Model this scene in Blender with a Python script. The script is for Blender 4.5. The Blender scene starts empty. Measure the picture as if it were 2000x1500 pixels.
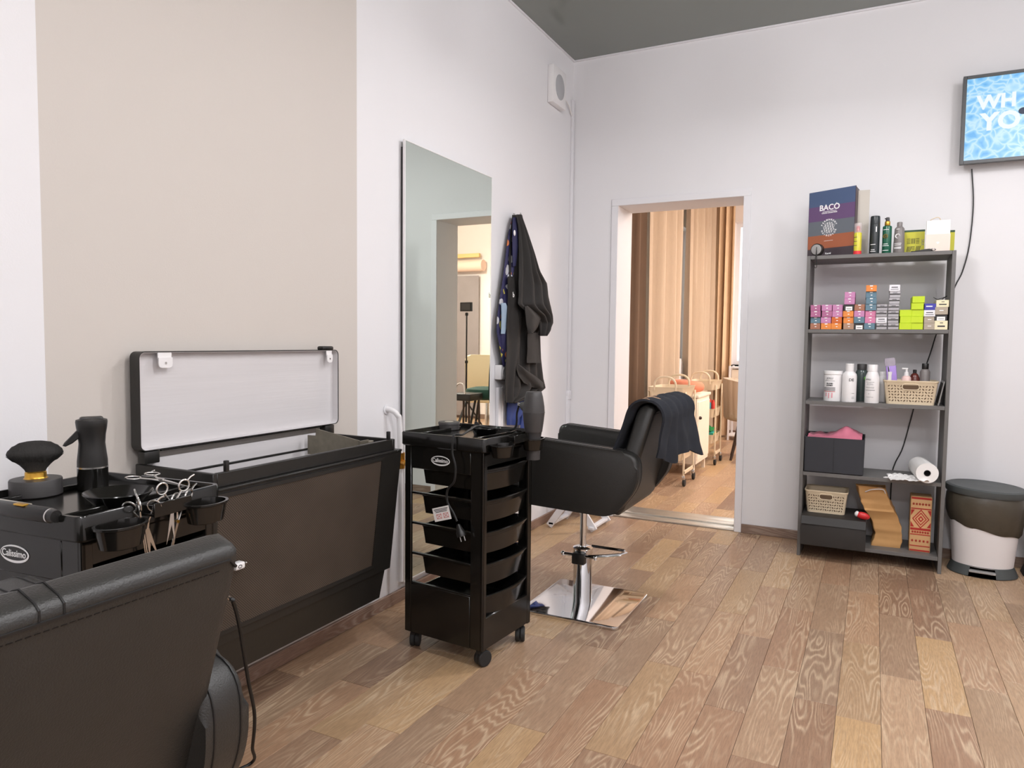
import bpy, bmesh, math, random
from mathutils import Vector, Matrix, noise as mnoise
random.seed(7)
S = bpy.context.scene
COL = S.collection
PI = math.pi

# ------------------------------------------------------------------ camera
F_PX, YAW, PITCH, ROLL = 1399.175, -0.46713, 0.06025, -0.01105
CAM = Vector((1.91073, -4.67656, 1.2))
_f = Vector((math.sin(YAW)*math.cos(PITCH), math.cos(YAW)*math.cos(PITCH), -math.sin(PITCH)))
_r = Vector((math.cos(YAW), -math.sin(YAW), 0.0))
_d = _f.cross(_r)
RIGHT = math.cos(ROLL)*_r + math.sin(ROLL)*_d
DOWN = -math.sin(ROLL)*_r + math.cos(ROLL)*_d
FWD = _f
cam_data = bpy.data.cameras.new('camera')
cam = bpy.data.objects.new('camera', cam_data); COL.objects.link(cam)
cam_data.sensor_fit = 'HORIZONTAL'; cam_data.sensor_width = 36.0
cam_data.lens = F_PX/2000*36.0
cam_data.clip_start = 0.02
mw = Matrix.Identity(4)
for i in range(3):
    mw[i][0] = RIGHT[i]; mw[i][1] = -DOWN[i]; mw[i][2] = -FWD[i]; mw[i][3] = CAM[i]
cam.matrix_world = mw
S.camera = cam

def at(px, py, axis, val):
    """photo pixel -> point on the plane axis=val (the surface the thing touches)"""
    d = FWD + RIGHT*((px-1000)/F_PX) + DOWN*((py-750)/F_PX)
    i = 'xyz'.index(axis)
    t = (val-CAM[i])/d[i]
    return CAM + d*t

# ------------------------------------------------------------------ world, exposure, room lights
W = bpy.data.worlds.new('world'); S.world = W; W.use_nodes = True
W.node_tree.nodes['Background'].inputs[0].default_value = (0.93, 0.96, 1.0, 1)
W.node_tree.nodes['Background'].inputs[1].default_value = 3.0
S.view_settings.view_transform = 'Standard'; S.view_settings.look = 'None'
S.view_settings.gamma = 1.0; S.view_settings.use_curve_mapping = False
S.view_settings.exposure = 0.0
CEIL = 3.12
LAMP_W = (18.5, 14.0)  # watts of each salon lamp: opal globe, downlight below it
LAMP_W2 = ((16.0, 20.0), (16.0, 20.0), (70.0, 75.0))   # warm lamps of the next room
LAMP_COL = (1.0, 0.978, 0.998)
LAMP_COL2 = (1.0, 0.90, 0.84)
SALON_LAMPS = [(1.55, -1.6), (2.95, -1.5), (2.0, -3.3), (3.0, -3.3), (2.0, -5.1), (3.0, -5.1)]
NEXT_LAMPS = [(1.6, 1.5), (1.7, 3.6), (3.3, 3.0)]

# ------------------------------------------------------------------ helpers
def lin(c):
    return tuple(((v/255)/12.92 if v/255 <= .04045 else (((v/255)+.055)/1.055)**2.4) for v in c)

MATS = {}
def mat(name, rgb, rough=.5, metal=0., var=0., vscale=8., bump=0., bscale=60., emit=None, estr=0., alpha=1., trans=0., spec=.5, coat=0., stretch=(1,1,1)):
    if name in MATS: return MATS[name]
    m = bpy.data.materials.new(name); m.use_nodes = True
    nt = m.node_tree; b = nt.nodes['Principled BSDF']; L = nt.links
    col = lin(rgb)
    b.inputs['Base Color'].default_value = (*col, 1)
    b.inputs['Roughness'].default_value = rough
    b.inputs['Metallic'].default_value = metal
    b.inputs['Specular IOR Level'].default_value = spec
    if coat: b.inputs['Coat Weight'].default_value = coat
    if trans: b.inputs['Transmission Weight'].default_value = trans
    if alpha < 1: b.inputs['Alpha'].default_value = alpha
    if emit:
        b.inputs['Emission Color'].default_value = (*lin(emit), 1); b.inputs['Emission Strength'].default_value = estr
    if var or bump:
        tc = nt.nodes.new('ShaderNodeTexCoord'); mp = nt.nodes.new('ShaderNodeMapping')
        mp.inputs['Scale'].default_value = stretch
        L.new(tc.outputs['Object'], mp.inputs['Vector'])
    if var:
        n = nt.nodes.new('ShaderNodeTexNoise'); n.inputs['Scale'].default_value = vscale; n.inputs['Detail'].default_value = 4
        mx = nt.nodes.new('ShaderNodeMix'); mx.data_type = 'RGBA'
        mx.inputs[6].default_value = (*[max(0, v*(1-var)) for v in col], 1)
        mx.inputs[7].default_value = (*[min(1, v*(1+var)) for v in col], 1)
        L.new(mp.outputs[0], n.inputs['Vector']); L.new(n.outputs['Fac'], mx.inputs[0]); L.new(mx.outputs[2], b.inputs['Base Color'])
    if bump:
        n2 = nt.nodes.new('ShaderNodeTexNoise'); n2.inputs['Scale'].default_value = bscale; n2.inputs['Detail'].default_value = 3
        bp = nt.nodes.new('ShaderNodeBump'); bp.inputs['Strength'].default_value = bump; bp.inputs['Distance'].default_value = .002
        L.new(mp.outputs[0], n2.inputs['Vector']); L.new(n2.outputs['Fac'], bp.inputs['Height']); L.new(bp.outputs[0], b.inputs['Normal'])
    MATS[name] = m
    return m

class MB:
    def __init__(s): s.bm = bmesh.new()
    def _xf(s, vs, M):
        if M is not None: bmesh.ops.transform(s.bm, matrix=M, verts=vs)
    def box(s, c, size, bev=0., M=None, seg=2, taper=None):
        r = bmesh.ops.create_cube(s.bm, size=1.0); vs = r['verts']
        for v in vs:
            k = 1.0
            v.co = Vector((v.co.x*size[0], v.co.y*size[1], v.co.z*size[2]))
            if taper and v.co.z < 0: v.co.x *= taper[0]; v.co.y *= taper[1]
        if bev:
            es = list({e for v in vs for e in v.link_edges})
            o = bmesh.ops.bevel(s.bm, geom=es, offset=bev, segments=seg, affect='EDGES', profile=.5)
            vs = list({v for f in o['faces'] for v in f.verts} | {v for v in vs if v.is_valid})
        bmesh.ops.translate(s.bm, verts=vs, vec=Vector(c)); s._xf(vs, M)
        return s
    def ring_faces(s, rings, closed_u=True, cap=True, close_v=False):
        n = len(rings[0])
        R = [[s.bm.verts.new(p) for p in ring] for ring in rings]
        m = len(R)
        for i in range(m if close_v else m-1):
            a, b = R[i], R[(i+1) % m]
            for j in range(n if closed_u else n-1):
                k = (j+1) % n
                try: s.bm.faces.new((a[j], a[k], b[k], b[j]))
                except ValueError: pass
        if cap and closed_u and not close_v:
            try: s.bm.faces.new(list(reversed(R[0])))
            except ValueError: pass
            try: s.bm.faces.new(R[-1])
            except ValueError: pass
        return [v for r in R for v in r]
    def lathe(s, prof, c=(0,0,0), seg=24, sx=1., sy=1., M=None, cap=True):
        rings = [[(c[0]+r*sx*math.cos(2*PI*j/seg), c[1]+r*sy*math.sin(2*PI*j/seg), c[2]+z) for j in range(seg)] for r, z in prof]
        s._xf(s.ring_faces(rings, cap=cap), M); return s
    def tube(s, pts, r, seg=8, closed=False, cap=True, flat=1.):
        pts = [Vector(p) for p in pts]; rings = []; n = len(pts); up = None
        for i, p in enumerate(pts):
            if closed: t = pts[(i+1) % n]-pts[i-1]
            else: t = pts[min(i+1, n-1)]-pts[max(i-1, 0)]
            t.normalize()
            if up is None:
                up = Vector((0,0,1)) if abs(t.z) < .9 else Vector((1,0,0))
            u = (up - t*up.dot(t)).normalized(); up = u; w = t.cross(u)
            rr = r[i] if isinstance(r, (list, tuple)) else r
            rings.append([p+(u*math.cos(2*PI*j/seg)*flat+w*math.sin(2*PI*j/seg))*rr for j in range(seg)])
        s.ring_faces(rings, cap=cap, close_v=closed); return s
    def cyl(s, p0, p1, r0, r1=None, seg=16):
        return s.tube([p0, p1], [r0, r0 if r1 is None else r1], seg)
    def prism(s, outline, axis, a, b, bev=0., M=None, seg=2):
        def P(u, v, w):
            return {'x': (w, u, v), 'y': (u, w, v), 'z': (u, v, w)}[axis]
        r0 = [s.bm.verts.new(P(u, v, a)) for u, v in outline]; r1 = [s.bm.verts.new(P(u, v, b)) for u, v in outline]
        n = len(outline); fs = [s.bm.faces.new(r0), s.bm.faces.new(list(reversed(r1)))]
        for i in range(n):
            fs.append(s.bm.faces.new((r0[i], r1[i], r1[(i+1) % n], r0[(i+1) % n])))
        vs = r0+r1
        if bev:
            es = list({e for f in fs[:2] for e in f.edges})
            o = bmesh.ops.bevel(s.bm, geom=es, offset=bev, segments=seg, affect='EDGES', profile=.5)
            vs = list({v for f in o['faces'] for v in f.verts} | {v for v in vs if v.is_valid})
        s._xf(vs, M); return s
    def sphere(s, c, r, seg=16, M=None):
        r = r if isinstance(r, (tuple, list)) else (r, r, r)
        o = bmesh.ops.create_uvsphere(s.bm, u_segments=seg, v_segments=max(6, seg//2), radius=1)
        for v in o['verts']: v.co = Vector((v.co.x*r[0]+c[0], v.co.y*r[1]+c[1], v.co.z*r[2]+c[2]))
        s._xf(o['verts'], M); return s
    def grid(s, fn, nu, nv, thick=0.):
        R = [[s.bm.verts.new(fn(i/nu, j/nv)) for j in range(nv+1)] for i in range(nu+1)]
        for i in range(nu):
            for j in range(nv):
                s.bm.faces.new((R[i][j], R[i+1][j], R[i+1][j+1], R[i][j+1]))
        if thick:
            s.bm.normal_update()
            Q = [[s.bm.verts.new(v.co-v.normal*thick) for v in row] for row in R]
            for i in range(nu):
                for j in range(nv): s.bm.faces.new((Q[i][j], Q[i][j+1], Q[i+1][j+1], Q[i+1][j]))
            rim = [(i, 0) for i in range(nu)]+[(nu, j) for j in range(nv)]+[(i, nv) for i in range(nu, 0, -1)]+[(0, j) for j in range(nv, 0, -1)]
            for k, (i, j) in enumerate(rim):
                a, b = rim[(k+1) % len(rim)]
                s.bm.faces.new((R[i][j], Q[i][j], Q[a][b], R[a][b]))
        return s
    def build(s, name, m, parent=None, smooth=True, angle=38, kind=None):
        bmesh.ops.recalc_face_normals(s.bm, faces=s.bm.faces[:])
        me = bpy.data.meshes.new(name); s.bm.to_mesh(me); s.bm.free()
        if smooth:
            me.polygons.foreach_set('use_smooth', [True]*len(me.polygons)); me.set_sharp_from_angle(angle=math.radians(angle))
        if m: me.materials.append(MATS[m] if isinstance(m, str) else m)
        o = bpy.data.objects.new(name, me); COL.objects.link(o)
        if parent: o.parent = parent
        if kind: o['kind'] = kind
        return o

def rrect(w, h, r, n=5, cx=0., cy=0.):
    pts = []
    for sx, sy, a0 in ((1, 1, 0), (-1, 1, PI/2), (-1, -1, PI), (1, -1, 3*PI/2)):
        for i in range(n+1):
            a = a0+PI/2*i/n
            pts.append((cx+sx*(w/2-r)+r*math.cos(a), cy+sy*(h/2-r)+r*math.sin(a)))
    return pts

def round_poly(pts, radii, n=5):
    out = []; N = len(pts)
    for i, p in enumerate(pts):
        p = Vector(p); a = Vector(pts[i-1]); b = Vector(pts[(i+1) % N]); r = radii[i] if isinstance(radii, (list, tuple)) else radii
        da = (a-p).normalized(); db = (b-p).normalized()
        A = p+da*r; B = p+db*r
        for k in range(n+1):
            t = k/n; q = A*(1-t)**2+p*2*t*(1-t)+B*t*t
            out.append((q.x, q.y))
    return out

def tag(o, label, cat, group=None):
    o['label'] = label; o['category'] = cat
    if group: o['group'] = group
    return o
def struct(o): o['kind'] = 'structure'; return o
def thing(name, label, cat, loc=(0,0,0), rz=0., group=None):
    o = bpy.data.objects.new(name, None); COL.objects.link(o); o.empty_display_size = .1
    o.location = loc; o.rotation_euler = (0, 0, rz)
    return tag(o, label, cat, group)
def copy_tree(o, parent=None):
    c = o.copy(); COL.objects.link(c); c.parent = parent
    for ch in o.children: copy_tree(ch, c)
    return c
def frame(o, right, up):
    right = Vector(right).normalized(); up = Vector(up).normalized(); n = right.cross(up)
    M = Matrix.Identity(4)
    for i in range(3): M[i][0] = right[i]; M[i][1] = up[i]; M[i][2] = n[i]; M[i][3] = o[i]
    return M
def text(name, body, size, m, parent, M, ext=.0004, align='CENTER', sx=1., bold=0.):
    cu = bpy.data.curves.new(name, 'FONT'); cu.body = body; cu.size = size; cu.extrude = ext
    cu.align_x = align; cu.align_y = 'CENTER'; cu.offset = bold; cu.resolution_u = 3
    t = bpy.data.objects.new(name, cu); COL.objects.link(t)
    bpy.context.view_layer.update()
    me = bpy.data.meshes.new_from_object(t.evaluated_get(bpy.context.evaluated_depsgraph_get()))
    COL.objects.unlink(t); bpy.data.objects.remove(t); bpy.data.curves.remove(cu)
    me.transform(M @ Matrix.Diagonal((sx, 1, 1, 1)))
    me.materials.clear(); me.materials.append(MATS[m])
    o = bpy.data.objects.new(name, me); COL.objects.link(o); o.parent = parent
    return o

# ------------------------------------------------------------------ materials
mat('white_paint', (228,227,229), .6, bump=.12, bscale=220, var=.015, vscale=3)
mat('warm_paint', (240,230,224), .6, bump=.1, bscale=200)
mat('trim_white', (228,227,230), .4, bump=.05)
mat('ceiling_grey', (122,127,121), .12, var=.03, vscale=2, spec=.4)
mat('ceiling_white', (235,228,220), .7, bump=.05)
mat('black_gloss', (20,19,17), .16, bump=.02, bscale=20, var=.1)
mat('black_plastic', (24,23,22), .4, bump=.05, bscale=200, var=.1)
mat('black_rubber', (30,30,30), .65, bump=.1, bscale=150, var=.1)
mat('leather', (37,36,34), .40, bump=.35, bscale=420, var=.12, vscale=30)
mat('leather_seam', (14,13,13), .5, bump=.1)
mat('grey_vinyl', (92,83,74), .45, bump=.2, bscale=300, var=.06)
mat('chrome', (225,225,226), .06, 1., bump=.01, bscale=3)
mat('steel', (200,198,195), .25, 1., bump=.05, var=.08)
mat('mirror_glass', (218,228,221), .0, 1., var=.004)
mat('alu', (205,200,190), .35, .8, bump=.05, var=.05)
mat('gold', (214,166,70), .3, .9, var=.08)
mat('brass', (205,150,60), .3, 1., var=.1, vscale=60)
mat('galvanised', (140,134,120), .45, .8, var=.2, vscale=50, bump=.1)
mat('casing_black', (30,29,27), .38, bump=.1, bscale=120, var=.1)
mat('lid_white', (208,205,206), .5, var=.10, vscale=5, bump=.15, bscale=40, stretch=(1, .15, 4))
mat('white_plastic', (232,230,230), .35, bump=.02, var=.02)
mat('cream_plastic', (222,205,176), .45, bump=.05, var=.04)
mat('shelf_grey', (104,102,100), .5, bump=.1, bscale=80, var=.06, stretch=(1, 1, .2))
mat('tv_black', (24,25,26), .3, bump=.02)
mat('cloth_black', (36,33,31), .8, bump=.5, bscale=500, var=.15, vscale=14)
mat('cloth_blue', (38,58,120), .8, bump=.4, bscale=400, var=.15)
mat('cloth_pale', (150,170,190), .8, bump=.4, bscale=400, var=.1)
mat('towel', (29,32,40), .95, bump=1., bscale=700, var=.3, vscale=20)
mat('towel_print', (176,140,110), .9, bump=.3, var=.2)
mat('cable_black', (18,18,18), .5, bump=.05)
mat('cable_white', (225,222,220), .45, bump=.05)
mat('dark_grey_plastic', (58,56,56), .5, bump=.08, bscale=150, var=.06)
mat('paper_white', (236,234,232), .8, bump=.1, var=.03)
mat('label_print', (60,60,64), .7, var=.05)
mat('red_print', (190,70,70), .7, var=.05)
mat('white_print', (240,240,240), .6, var=.02)
mat('linen', (190,170,147), .9, bump=.6, bscale=300, var=.06, vscale=60, stretch=(1, 1, .25))
mat('linen_dark', (104,82,64), .9, bump=.5, bscale=300, var=.08)
mat('beige_metal', (222,206,178), .45, bump=.05, var=.03)
mat('cabinet_white', (238,226,208), .5, bump=.05, var=.02)
mat('pink_cushion', (222,140,110), .85, bump=.4, bscale=300, var=.06)
mat('wood_dark', (60,42,32), .5, bump=.1, var=.2, vscale=20, stretch=(8, 8, 1))

def wood(name, tint, baseboard=False):
    m = bpy.data.materials.new(name); m.use_nodes = True; MATS[name] = m
    nt = m.node_tree; N = nt.nodes; L = nt.links; b = N['Principled BSDF']
    tc = N.new('ShaderNodeTexCoord'); oi = N.new('ShaderNodeObjectInfo')
    rnd = N.new('ShaderNodeVectorMath'); rnd.operation = 'SCALE'; rnd.inputs[0].default_value = (37.1, 91.7, 53.3)
    L.new(oi.outputs['Random'], rnd.inputs['Scale'])
    add = N.new('ShaderNodeVectorMath'); add.operation = 'ADD'
    L.new(tc.outputs['Object'], add.inputs[0]); L.new(rnd.outputs[0], add.inputs[1])
    def nz(scale, detail, stretch, rough=.5):
        mp = N.new('ShaderNodeMapping'); mp.inputs['Scale'].default_value = stretch
        L.new(add.outputs[0], mp.inputs['Vector'])
        n = N.new('ShaderNodeTexNoise'); n.inputs['Scale'].default_value = scale; n.inputs['Detail'].default_value = detail; n.inputs['Roughness'].default_value = rough
        L.new(mp.outputs[0], n.inputs['Vector']); return n
    def math_(op, a, bv):
        x = N.new('ShaderNodeMath'); x.operation = op
        L.new(a, x.inputs[0])
        if isinstance(bv, (int, float)): x.inputs[1].default_value = bv
        else: L.new(bv, x.inputs[1])
        return x.outputs[0]
    st = {0: (8.5, .95, 1), 1: (8, 1, 8), 2: (1, 8, 8)}[int(baseboard)]
    g = nz(1.5, 1.6, st, .4)
    rings = math_('SINE', math_('MULTIPLY', g.outputs['Fac'], 125), 0)
    rings = math_('MULTIPLY', math_('ADD', rings, 1), .5)
    rings = math_('POWER', rings, 2.6)
    patch = nz(2.2, 2, (3, 1, 1))
    pm = N.new('ShaderNodeMapRange'); pm.inputs[1].default_value = .38; pm.inputs[2].default_value = .62
    L.new(patch.outputs['Fac'], pm.inputs[0])
    pores = nz(20, 4, {0: (14, 1, 1), 1: (14, 1, 14), 2: (1, 14, 14)}[int(baseboard)], .7)
    ramp = N.new('ShaderNodeValToRGB'); e = ramp.color_ramp.elements
    cols = [(142,112,92), (166,130,105), (182,147,118), (156,128,107), (194,158,118), (176,145,120), (150,118,97), (188,155,127)]
    e[0].position = 0; e[0].color = (*lin([c*tint[i] for i, c in enumerate(cols[0])]), 1)
    e[1].position = 1; e[1].color = (*lin([c*tint[i] for i, c in enumerate(cols[-1])]), 1)
    for i, c in enumerate(cols[1:-1]):
        x = e.new((i+1)/(len(cols)-1)); x.color = (*lin([v*tint[k] for k, v in enumerate(c)]), 1)
    L.new(oi.outputs['Random'], ramp.inputs[0])
    m1 = N.new('ShaderNodeMix'); m1.data_type = 'RGBA'; m1.blend_type = 'MIX'
    m1.inputs[7].default_value = (*lin([216*tint[0], 190*tint[1], 162*tint[2]]), 1)
    L.new(ramp.outputs[0], m1.inputs[6]); L.new(math_('MULTIPLY', math_('MULTIPLY', rings, pm.outputs[0]), .62), m1.inputs[0])
    pr = N.new('ShaderNodeMapRange'); pr.inputs[1].default_value = .35; pr.inputs[2].default_value = .6; pr.inputs[3].default_value = .72; pr.inputs[4].default_value = 1.06
    L.new(pores.outputs['Fac'], pr.inputs[0])
    m2 = N.new('ShaderNodeMix'); m2.data_type = 'RGBA'; m2.blend_type = 'MULTIPLY'; m2.inputs[0].default_value = .8
    L.new(m1.outputs[2], m2.inputs[6]); L.new(pr.outputs[0], m2.inputs[7])
    L.new(m2.outputs[2], b.inputs['Base Color'])
    b.inputs['Roughness'].default_value = .36; b.inputs['Specular IOR Level'].default_value = .4
    bp = N.new('ShaderNodeBump'); bp.inputs['Strength'].default_value = .12; bp.inputs['Distance'].default_value = .001
    L.new(pores.outputs['Fac'], bp.inputs['Height']); L.new(bp.outputs[0], b.inputs['Normal'])
    return m
wood('plank_wood', (.985, .99, .975))
wood('baseboard_wood', (.84, .86, .92), 1); wood('baseboard_wood_cross', (.84, .86, .92), 2)
mat('floor_seam', (84,64,50), .7, var=.1)

# left wall: white with a beige painted field
def left_wall_mat():
    m = bpy.data.materials.new('left_wall_paint'); m.use_nodes = True; MATS['left_wall_paint'] = m
    nt = m.node_tree; N = nt.nodes; L = nt.links; b = N['Principled BSDF']
    tc = N.new('ShaderNodeTexCoord'); sp = N.new('ShaderNodeSeparateXYZ'); L.new(tc.outputs['Object'], sp.inputs[0])
    g = N.new('ShaderNodeMath'); g.operation = 'GREATER_THAN'; g.inputs[1].default_value = -3.568; L.new(sp.outputs[1], g.inputs[0])
    l = N.new('ShaderNodeMath'); l.operation = 'LESS_THAN'; l.inputs[1].default_value = -2.315; L.new(sp.outputs[1], l.inputs[0])
    mu = N.new('ShaderNodeMath'); mu.operation = 'MULTIPLY'; L.new(g.outputs[0], mu.inputs[0]); L.new(l.outputs[0], mu.inputs[1])
    mx = N.new('ShaderNodeMix'); mx.data_type = 'RGBA'
    mx.inputs[6].default_value = (*lin((228,227,229)), 1); mx.inputs[7].default_value = (*lin((203,196,189)), 1)
    L.new(mu.outputs[0], mx.inputs[0]); L.new(mx.outputs[2], b.inputs['Base Color'])
    b.inputs['Roughness'].default_value = .6
    n = N.new('ShaderNodeTexNoise'); n.inputs['Scale'].default_value = 200; bp = N.new('ShaderNodeBump'); bp.inputs['Strength'].default_value = .12; bp.inputs['Distance'].default_value = .002
    L.new(tc.outputs['Object'], n.inputs['Vector']); L.new(n.outputs['Fac'], bp.inputs['Height']); L.new(bp.outputs[0], b.inputs['Normal'])
left_wall_mat()

# ------------------------------------------------------------------ the room shell
XR, YF = 3.7, -6.0                       # right wall, wall behind the camera
DX0, DX1, DZ = .341, 1.153, 2.112        # doorway in the back wall
WT = .30                                 # its thickness
X2L, X2R, Y2B = -.2, 4.3, 4.9            # the next room
def wallbox(name, boxes, m):
    mb = MB()
    for a, b in boxes: mb.box([(a[i]+b[i])/2 for i in range(3)], [b[i]-a[i] for i in range(3)])
    return struct(mb.build(name, m, smooth=False))
PL_W, PL_L, PL_T = .131, .66, .004
_plank_cache = {}
def plank_mesh(w, l):
    k = (round(w, 3), round(l, 3))
    if k not in _plank_cache:
        mb = MB(); g = .0006; c = .0012
        def ring(i, z): return [(-w/2+i, -l/2+i, z), (w/2-i, -l/2+i, z), (w/2-i, l/2-i, z), (-w/2+i, l/2-i, z)]
        mb.ring_faces([ring(g, -PL_T), ring(g, -c*.6), ring(g+c, 0)])
        bmesh.ops.recalc_face_normals(mb.bm, faces=mb.bm.faces[:])
        me = bpy.data.meshes.new('plank'); mb.bm.to_mesh(me); mb.bm.free(); me.materials.append(MATS['plank_wood'])
        _plank_cache[k] = me
    return _plank_cache[k]
def plank_floor(parent, x0, x1, y0, y1):
    k = math.floor((x0-.009)/PL_W); x = .009+k*PL_W
    while x < x1-1e-4:
        a, b = max(x, x0), min(x+PL_W, x1)
        y = y0-random.random()*PL_L*.98
        while y < y1-1e-4:
            c, d = max(y, y0), min(y+PL_L, y1)
            if d-c > .01 and b-a > .01:
                o = bpy.data.objects.new('plank', plank_mesh(b-a, d-c)); COL.objects.link(o)
                o.location = ((a+b)/2, (c+d)/2, 0); o.parent = parent
            y += PL_L
        x += PL_W
fl = wallbox('floor', [((0, YF, -.1), (XR, 0, -PL_T))], 'floor_seam'); plank_floor(fl, 0, XR, YF, 0)
fl2 = wallbox('floor_next_room', [((X2L, WT, -.1), (X2R, Y2B, -PL_T))], 'floor_seam'); plank_floor(fl2, X2L, X2R, WT, Y2B)
wallbox('ceiling', [((-.25, YF-.2, CEIL), (XR+.2, WT, CEIL+.15))], 'ceiling_grey')
wallbox('ceiling_next_room', [((X2L-.2, WT, CEIL), (X2R+.2, Y2B+.2, CEIL+.15))], 'ceiling_white')
wallbox('wall_left', [((-.25, YF-.2, -.1), (0, 0, CEIL))], 'left_wall_paint')
wallbox('wall_right', [((XR, YF, -.1), (XR+.2, 0, CEIL))], 'white_paint')
wallbox('wall_front', [((0, YF-.2, -.1), (XR+.2, YF, CEIL))], 'white_paint')
wallbox('wall_back', [((-.25, 0, -.1), (DX0, WT, CEIL)), ((DX1, 0, -.1), (X2R+.2, WT, CEIL)), ((DX0, 0, DZ), (DX1, WT, CEIL)), ((DX0, 0, -.1), (DX1, WT, -.001))], 'white_paint')
def wall_with_windows(name, axis, val, t, u0, u1, wins, m):
    """wall slab normal to axis, holes = (ua, ub, za, zb) left to right"""
    bs = []; u = u0
    def B(ua, ub, za, zb):
        if axis == 'x': bs.append(((val, ua, za), (val+t, ub, zb)))
        else: bs.append(((ua, val, za), (ub, val+t, zb)))
    for ua, ub, za, zb in wins:
        B(u, ua, -.1, CEIL); B(ua, ub, -.1, za); B(ua, ub, zb, CEIL); u = ub
    B(u, u1, -.1, CEIL)
    return wallbox(name, bs, m)
W1, W2, W3 = (1.85, 2.85, .85, 2.6), (3.5, 4.45, .85, 2.6), (.26, 1.5, .92, 2.75)
wall_with_windows('wall_next_left', 'x', X2L-.25, .25, WT, Y2B+.2, [W1, W2], 'warm_paint')
wall_with_windows('wall_next_back', 'y', Y2B, .25, X2L, X2R+.2, [W3], 'warm_paint')
wallbox('wall_next_right', [((X2R, WT, -.1), (X2R+.2, Y2B, CEIL))], 'warm_paint')
mat('pane', (235,240,240), .02, trans=1., var=.005)
def window(n, axis, val, w):
    ua, ub, za, zb = w; mb = MB(); f = .05
    def B(mb, a, b, c, d, t=.06):
        if axis == 'x': mb.box((val, (a+b)/2, (c+d)/2), (t, b-a, d-c))
        else: mb.box(((a+b)/2, val, (c+d)/2), (b-a, t, d-c))
    B(mb, ua, ua+f, za, zb); B(mb, ub-f, ub, za, zb); B(mb, ua+f, ub-f, za, za+f); B(mb, ua+f, ub-f, zb-f, zb)
    um = (ua+ub)/2; B(mb, um-.03, um+.03, za+f, zb-f)
    o = struct(mb.build('window_%d' % n, 'trim_white', smooth=False))
    for a, b in ((ua+f, um-.03), (um+.03, ub-f)):
        p = MB(); B(p, a, b, za+f, zb-f, .006); p.build('pane', 'pane', o, False)
    s = MB(); B(s, ua, ub, za-.03, za, .3); s.build('window_sill', 'trim_white', o, False)
window(1, 'x', X2L-.15, W1); window(2, 'x', X2L-.15, W2); window(3, 'y', Y2B+.15, W3)

BB = .056
def base(name, pts_boxes):
    mb = MB()
    for a, b in pts_boxes: mb.box([(a[i]+b[i])/2 for i in range(3)], [b[i]-a[i] for i in range(3)], .002, seg=1)
    return struct(mb.build(name, 'baseboard_wood_cross' if name == 'baseboard_back' else 'baseboard_wood'))
base('baseboard_left', [((0, YF, 0), (.014, 0, BB))])
base('baseboard_back', [((.014, -.014, 0), (DX0-.045, 0, BB)), ((DX1+.045, -.014, 0), (XR-.014, 0, BB))])
base('baseboard_right', [((XR-.014, YF, 0), (XR, 0, BB))])
base('baseboard_next', [((X2L, Y2B-.014, 0), (X2R, Y2B, .07)), ((X2L, WT, 0), (X2L+.014, Y2B-.014, .07))])
for n, a, b in ((1, (.001, YF, CEIL-.012), (.01, -.01, CEIL-.001)), (2, (.001, -.01, CEIL-.012), (XR, -.001, CEIL-.001))):
    wallbox('trim_%d' % n, [(a, b)], 'trim_white')
# door casing and reveal lining
mb = MB(); t = .012
mb.box(((DX0-.0225), -t/2, DZ/2), (.045, t, DZ), .002, seg=1); mb.box((DX1+.0225, -t/2, DZ/2), (.045, t, DZ), .002, seg=1)
mb.box(((DX0+DX1)/2, -t/2, DZ+.0225), (DX1-DX0+.09, t, .045), .002, seg=1)
struct(mb.build('trim_3', 'trim_white'))
mb = MB()
for y0, y1, z in ((0, .09, .012), (.095, .16, .02), (.165, .29, .016)):
    mb.box(((DX0+DX1)/2, (y0+y1)/2, z/2), (DX1-DX0-.002, y1-y0, z), .004)
o = struct(mb.build('trim_4', 'alu'))
# small back-wall corner trunking
mb = MB(); mb.box((.008, -.022, 1.84), (.016, .03, 2.02), .003); mb.box((.008, -.03, .42), (.016, .05, .80), .003); mb.box((.012, -.028, .825), (.024, .045, .06), .004)
struct(mb.build('trim_5', 'trim_white'))

# ceiling lamps (unseen; globe and downlight shapes made up to spread the light)
mat('lamp_body', (235,235,235), .4, bump=.02)
GR = .12                                  # opal globe radius
def ceiling_lamp(i, x, y, watts, colr, label):
    t = thing('ceiling_lamp', label, 'ceiling lamp', (x, y, CEIL))
    MB().lathe([(.06, -.002), (.06, -.02), (.05, -.03), (.01, -.032)], seg=24).build('canopy', 'lamp_body', t)
    MB().cyl((0, 0, -.03), (0, 0, -.22), .008, seg=10).build('rod', 'lamp_body', t)
    key = 'lamp_glow_%d_%d' % (round(watts[0]*10), int(colr == LAMP_COL))
    if key not in MATS:
        m = mat(key, (255,255,255), .5, bump=.01); bb = m.node_tree.nodes['Principled BSDF']
        bb.inputs['Emission Color'].default_value = (*colr, 1); bb.inputs['Emission Strength'].default_value = watts[0]/(4*PI*PI*GR*GR)
    MB().sphere((0, 0, -.22-GR+.01), GR, 20).build('globe', key, t)
    MB().lathe([(.05, -.215-2*GR), (.05, -.225-2*GR), (.045, -.226-2*GR)], seg=24).build('downlight', 'lamp_body', t)  # downlight disc added for the extra light aimed at the floor
    ld = bpy.data.lights.new('lamp_light', 'AREA'); ld.shape = 'DISK'; ld.size = .18; ld.energy = watts[1]; ld.color = colr
    lo = bpy.data.objects.new('lamp_light', ld); COL.objects.link(lo); lo.parent = t; lo.location = (0, 0, -.232-2*GR)
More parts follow.
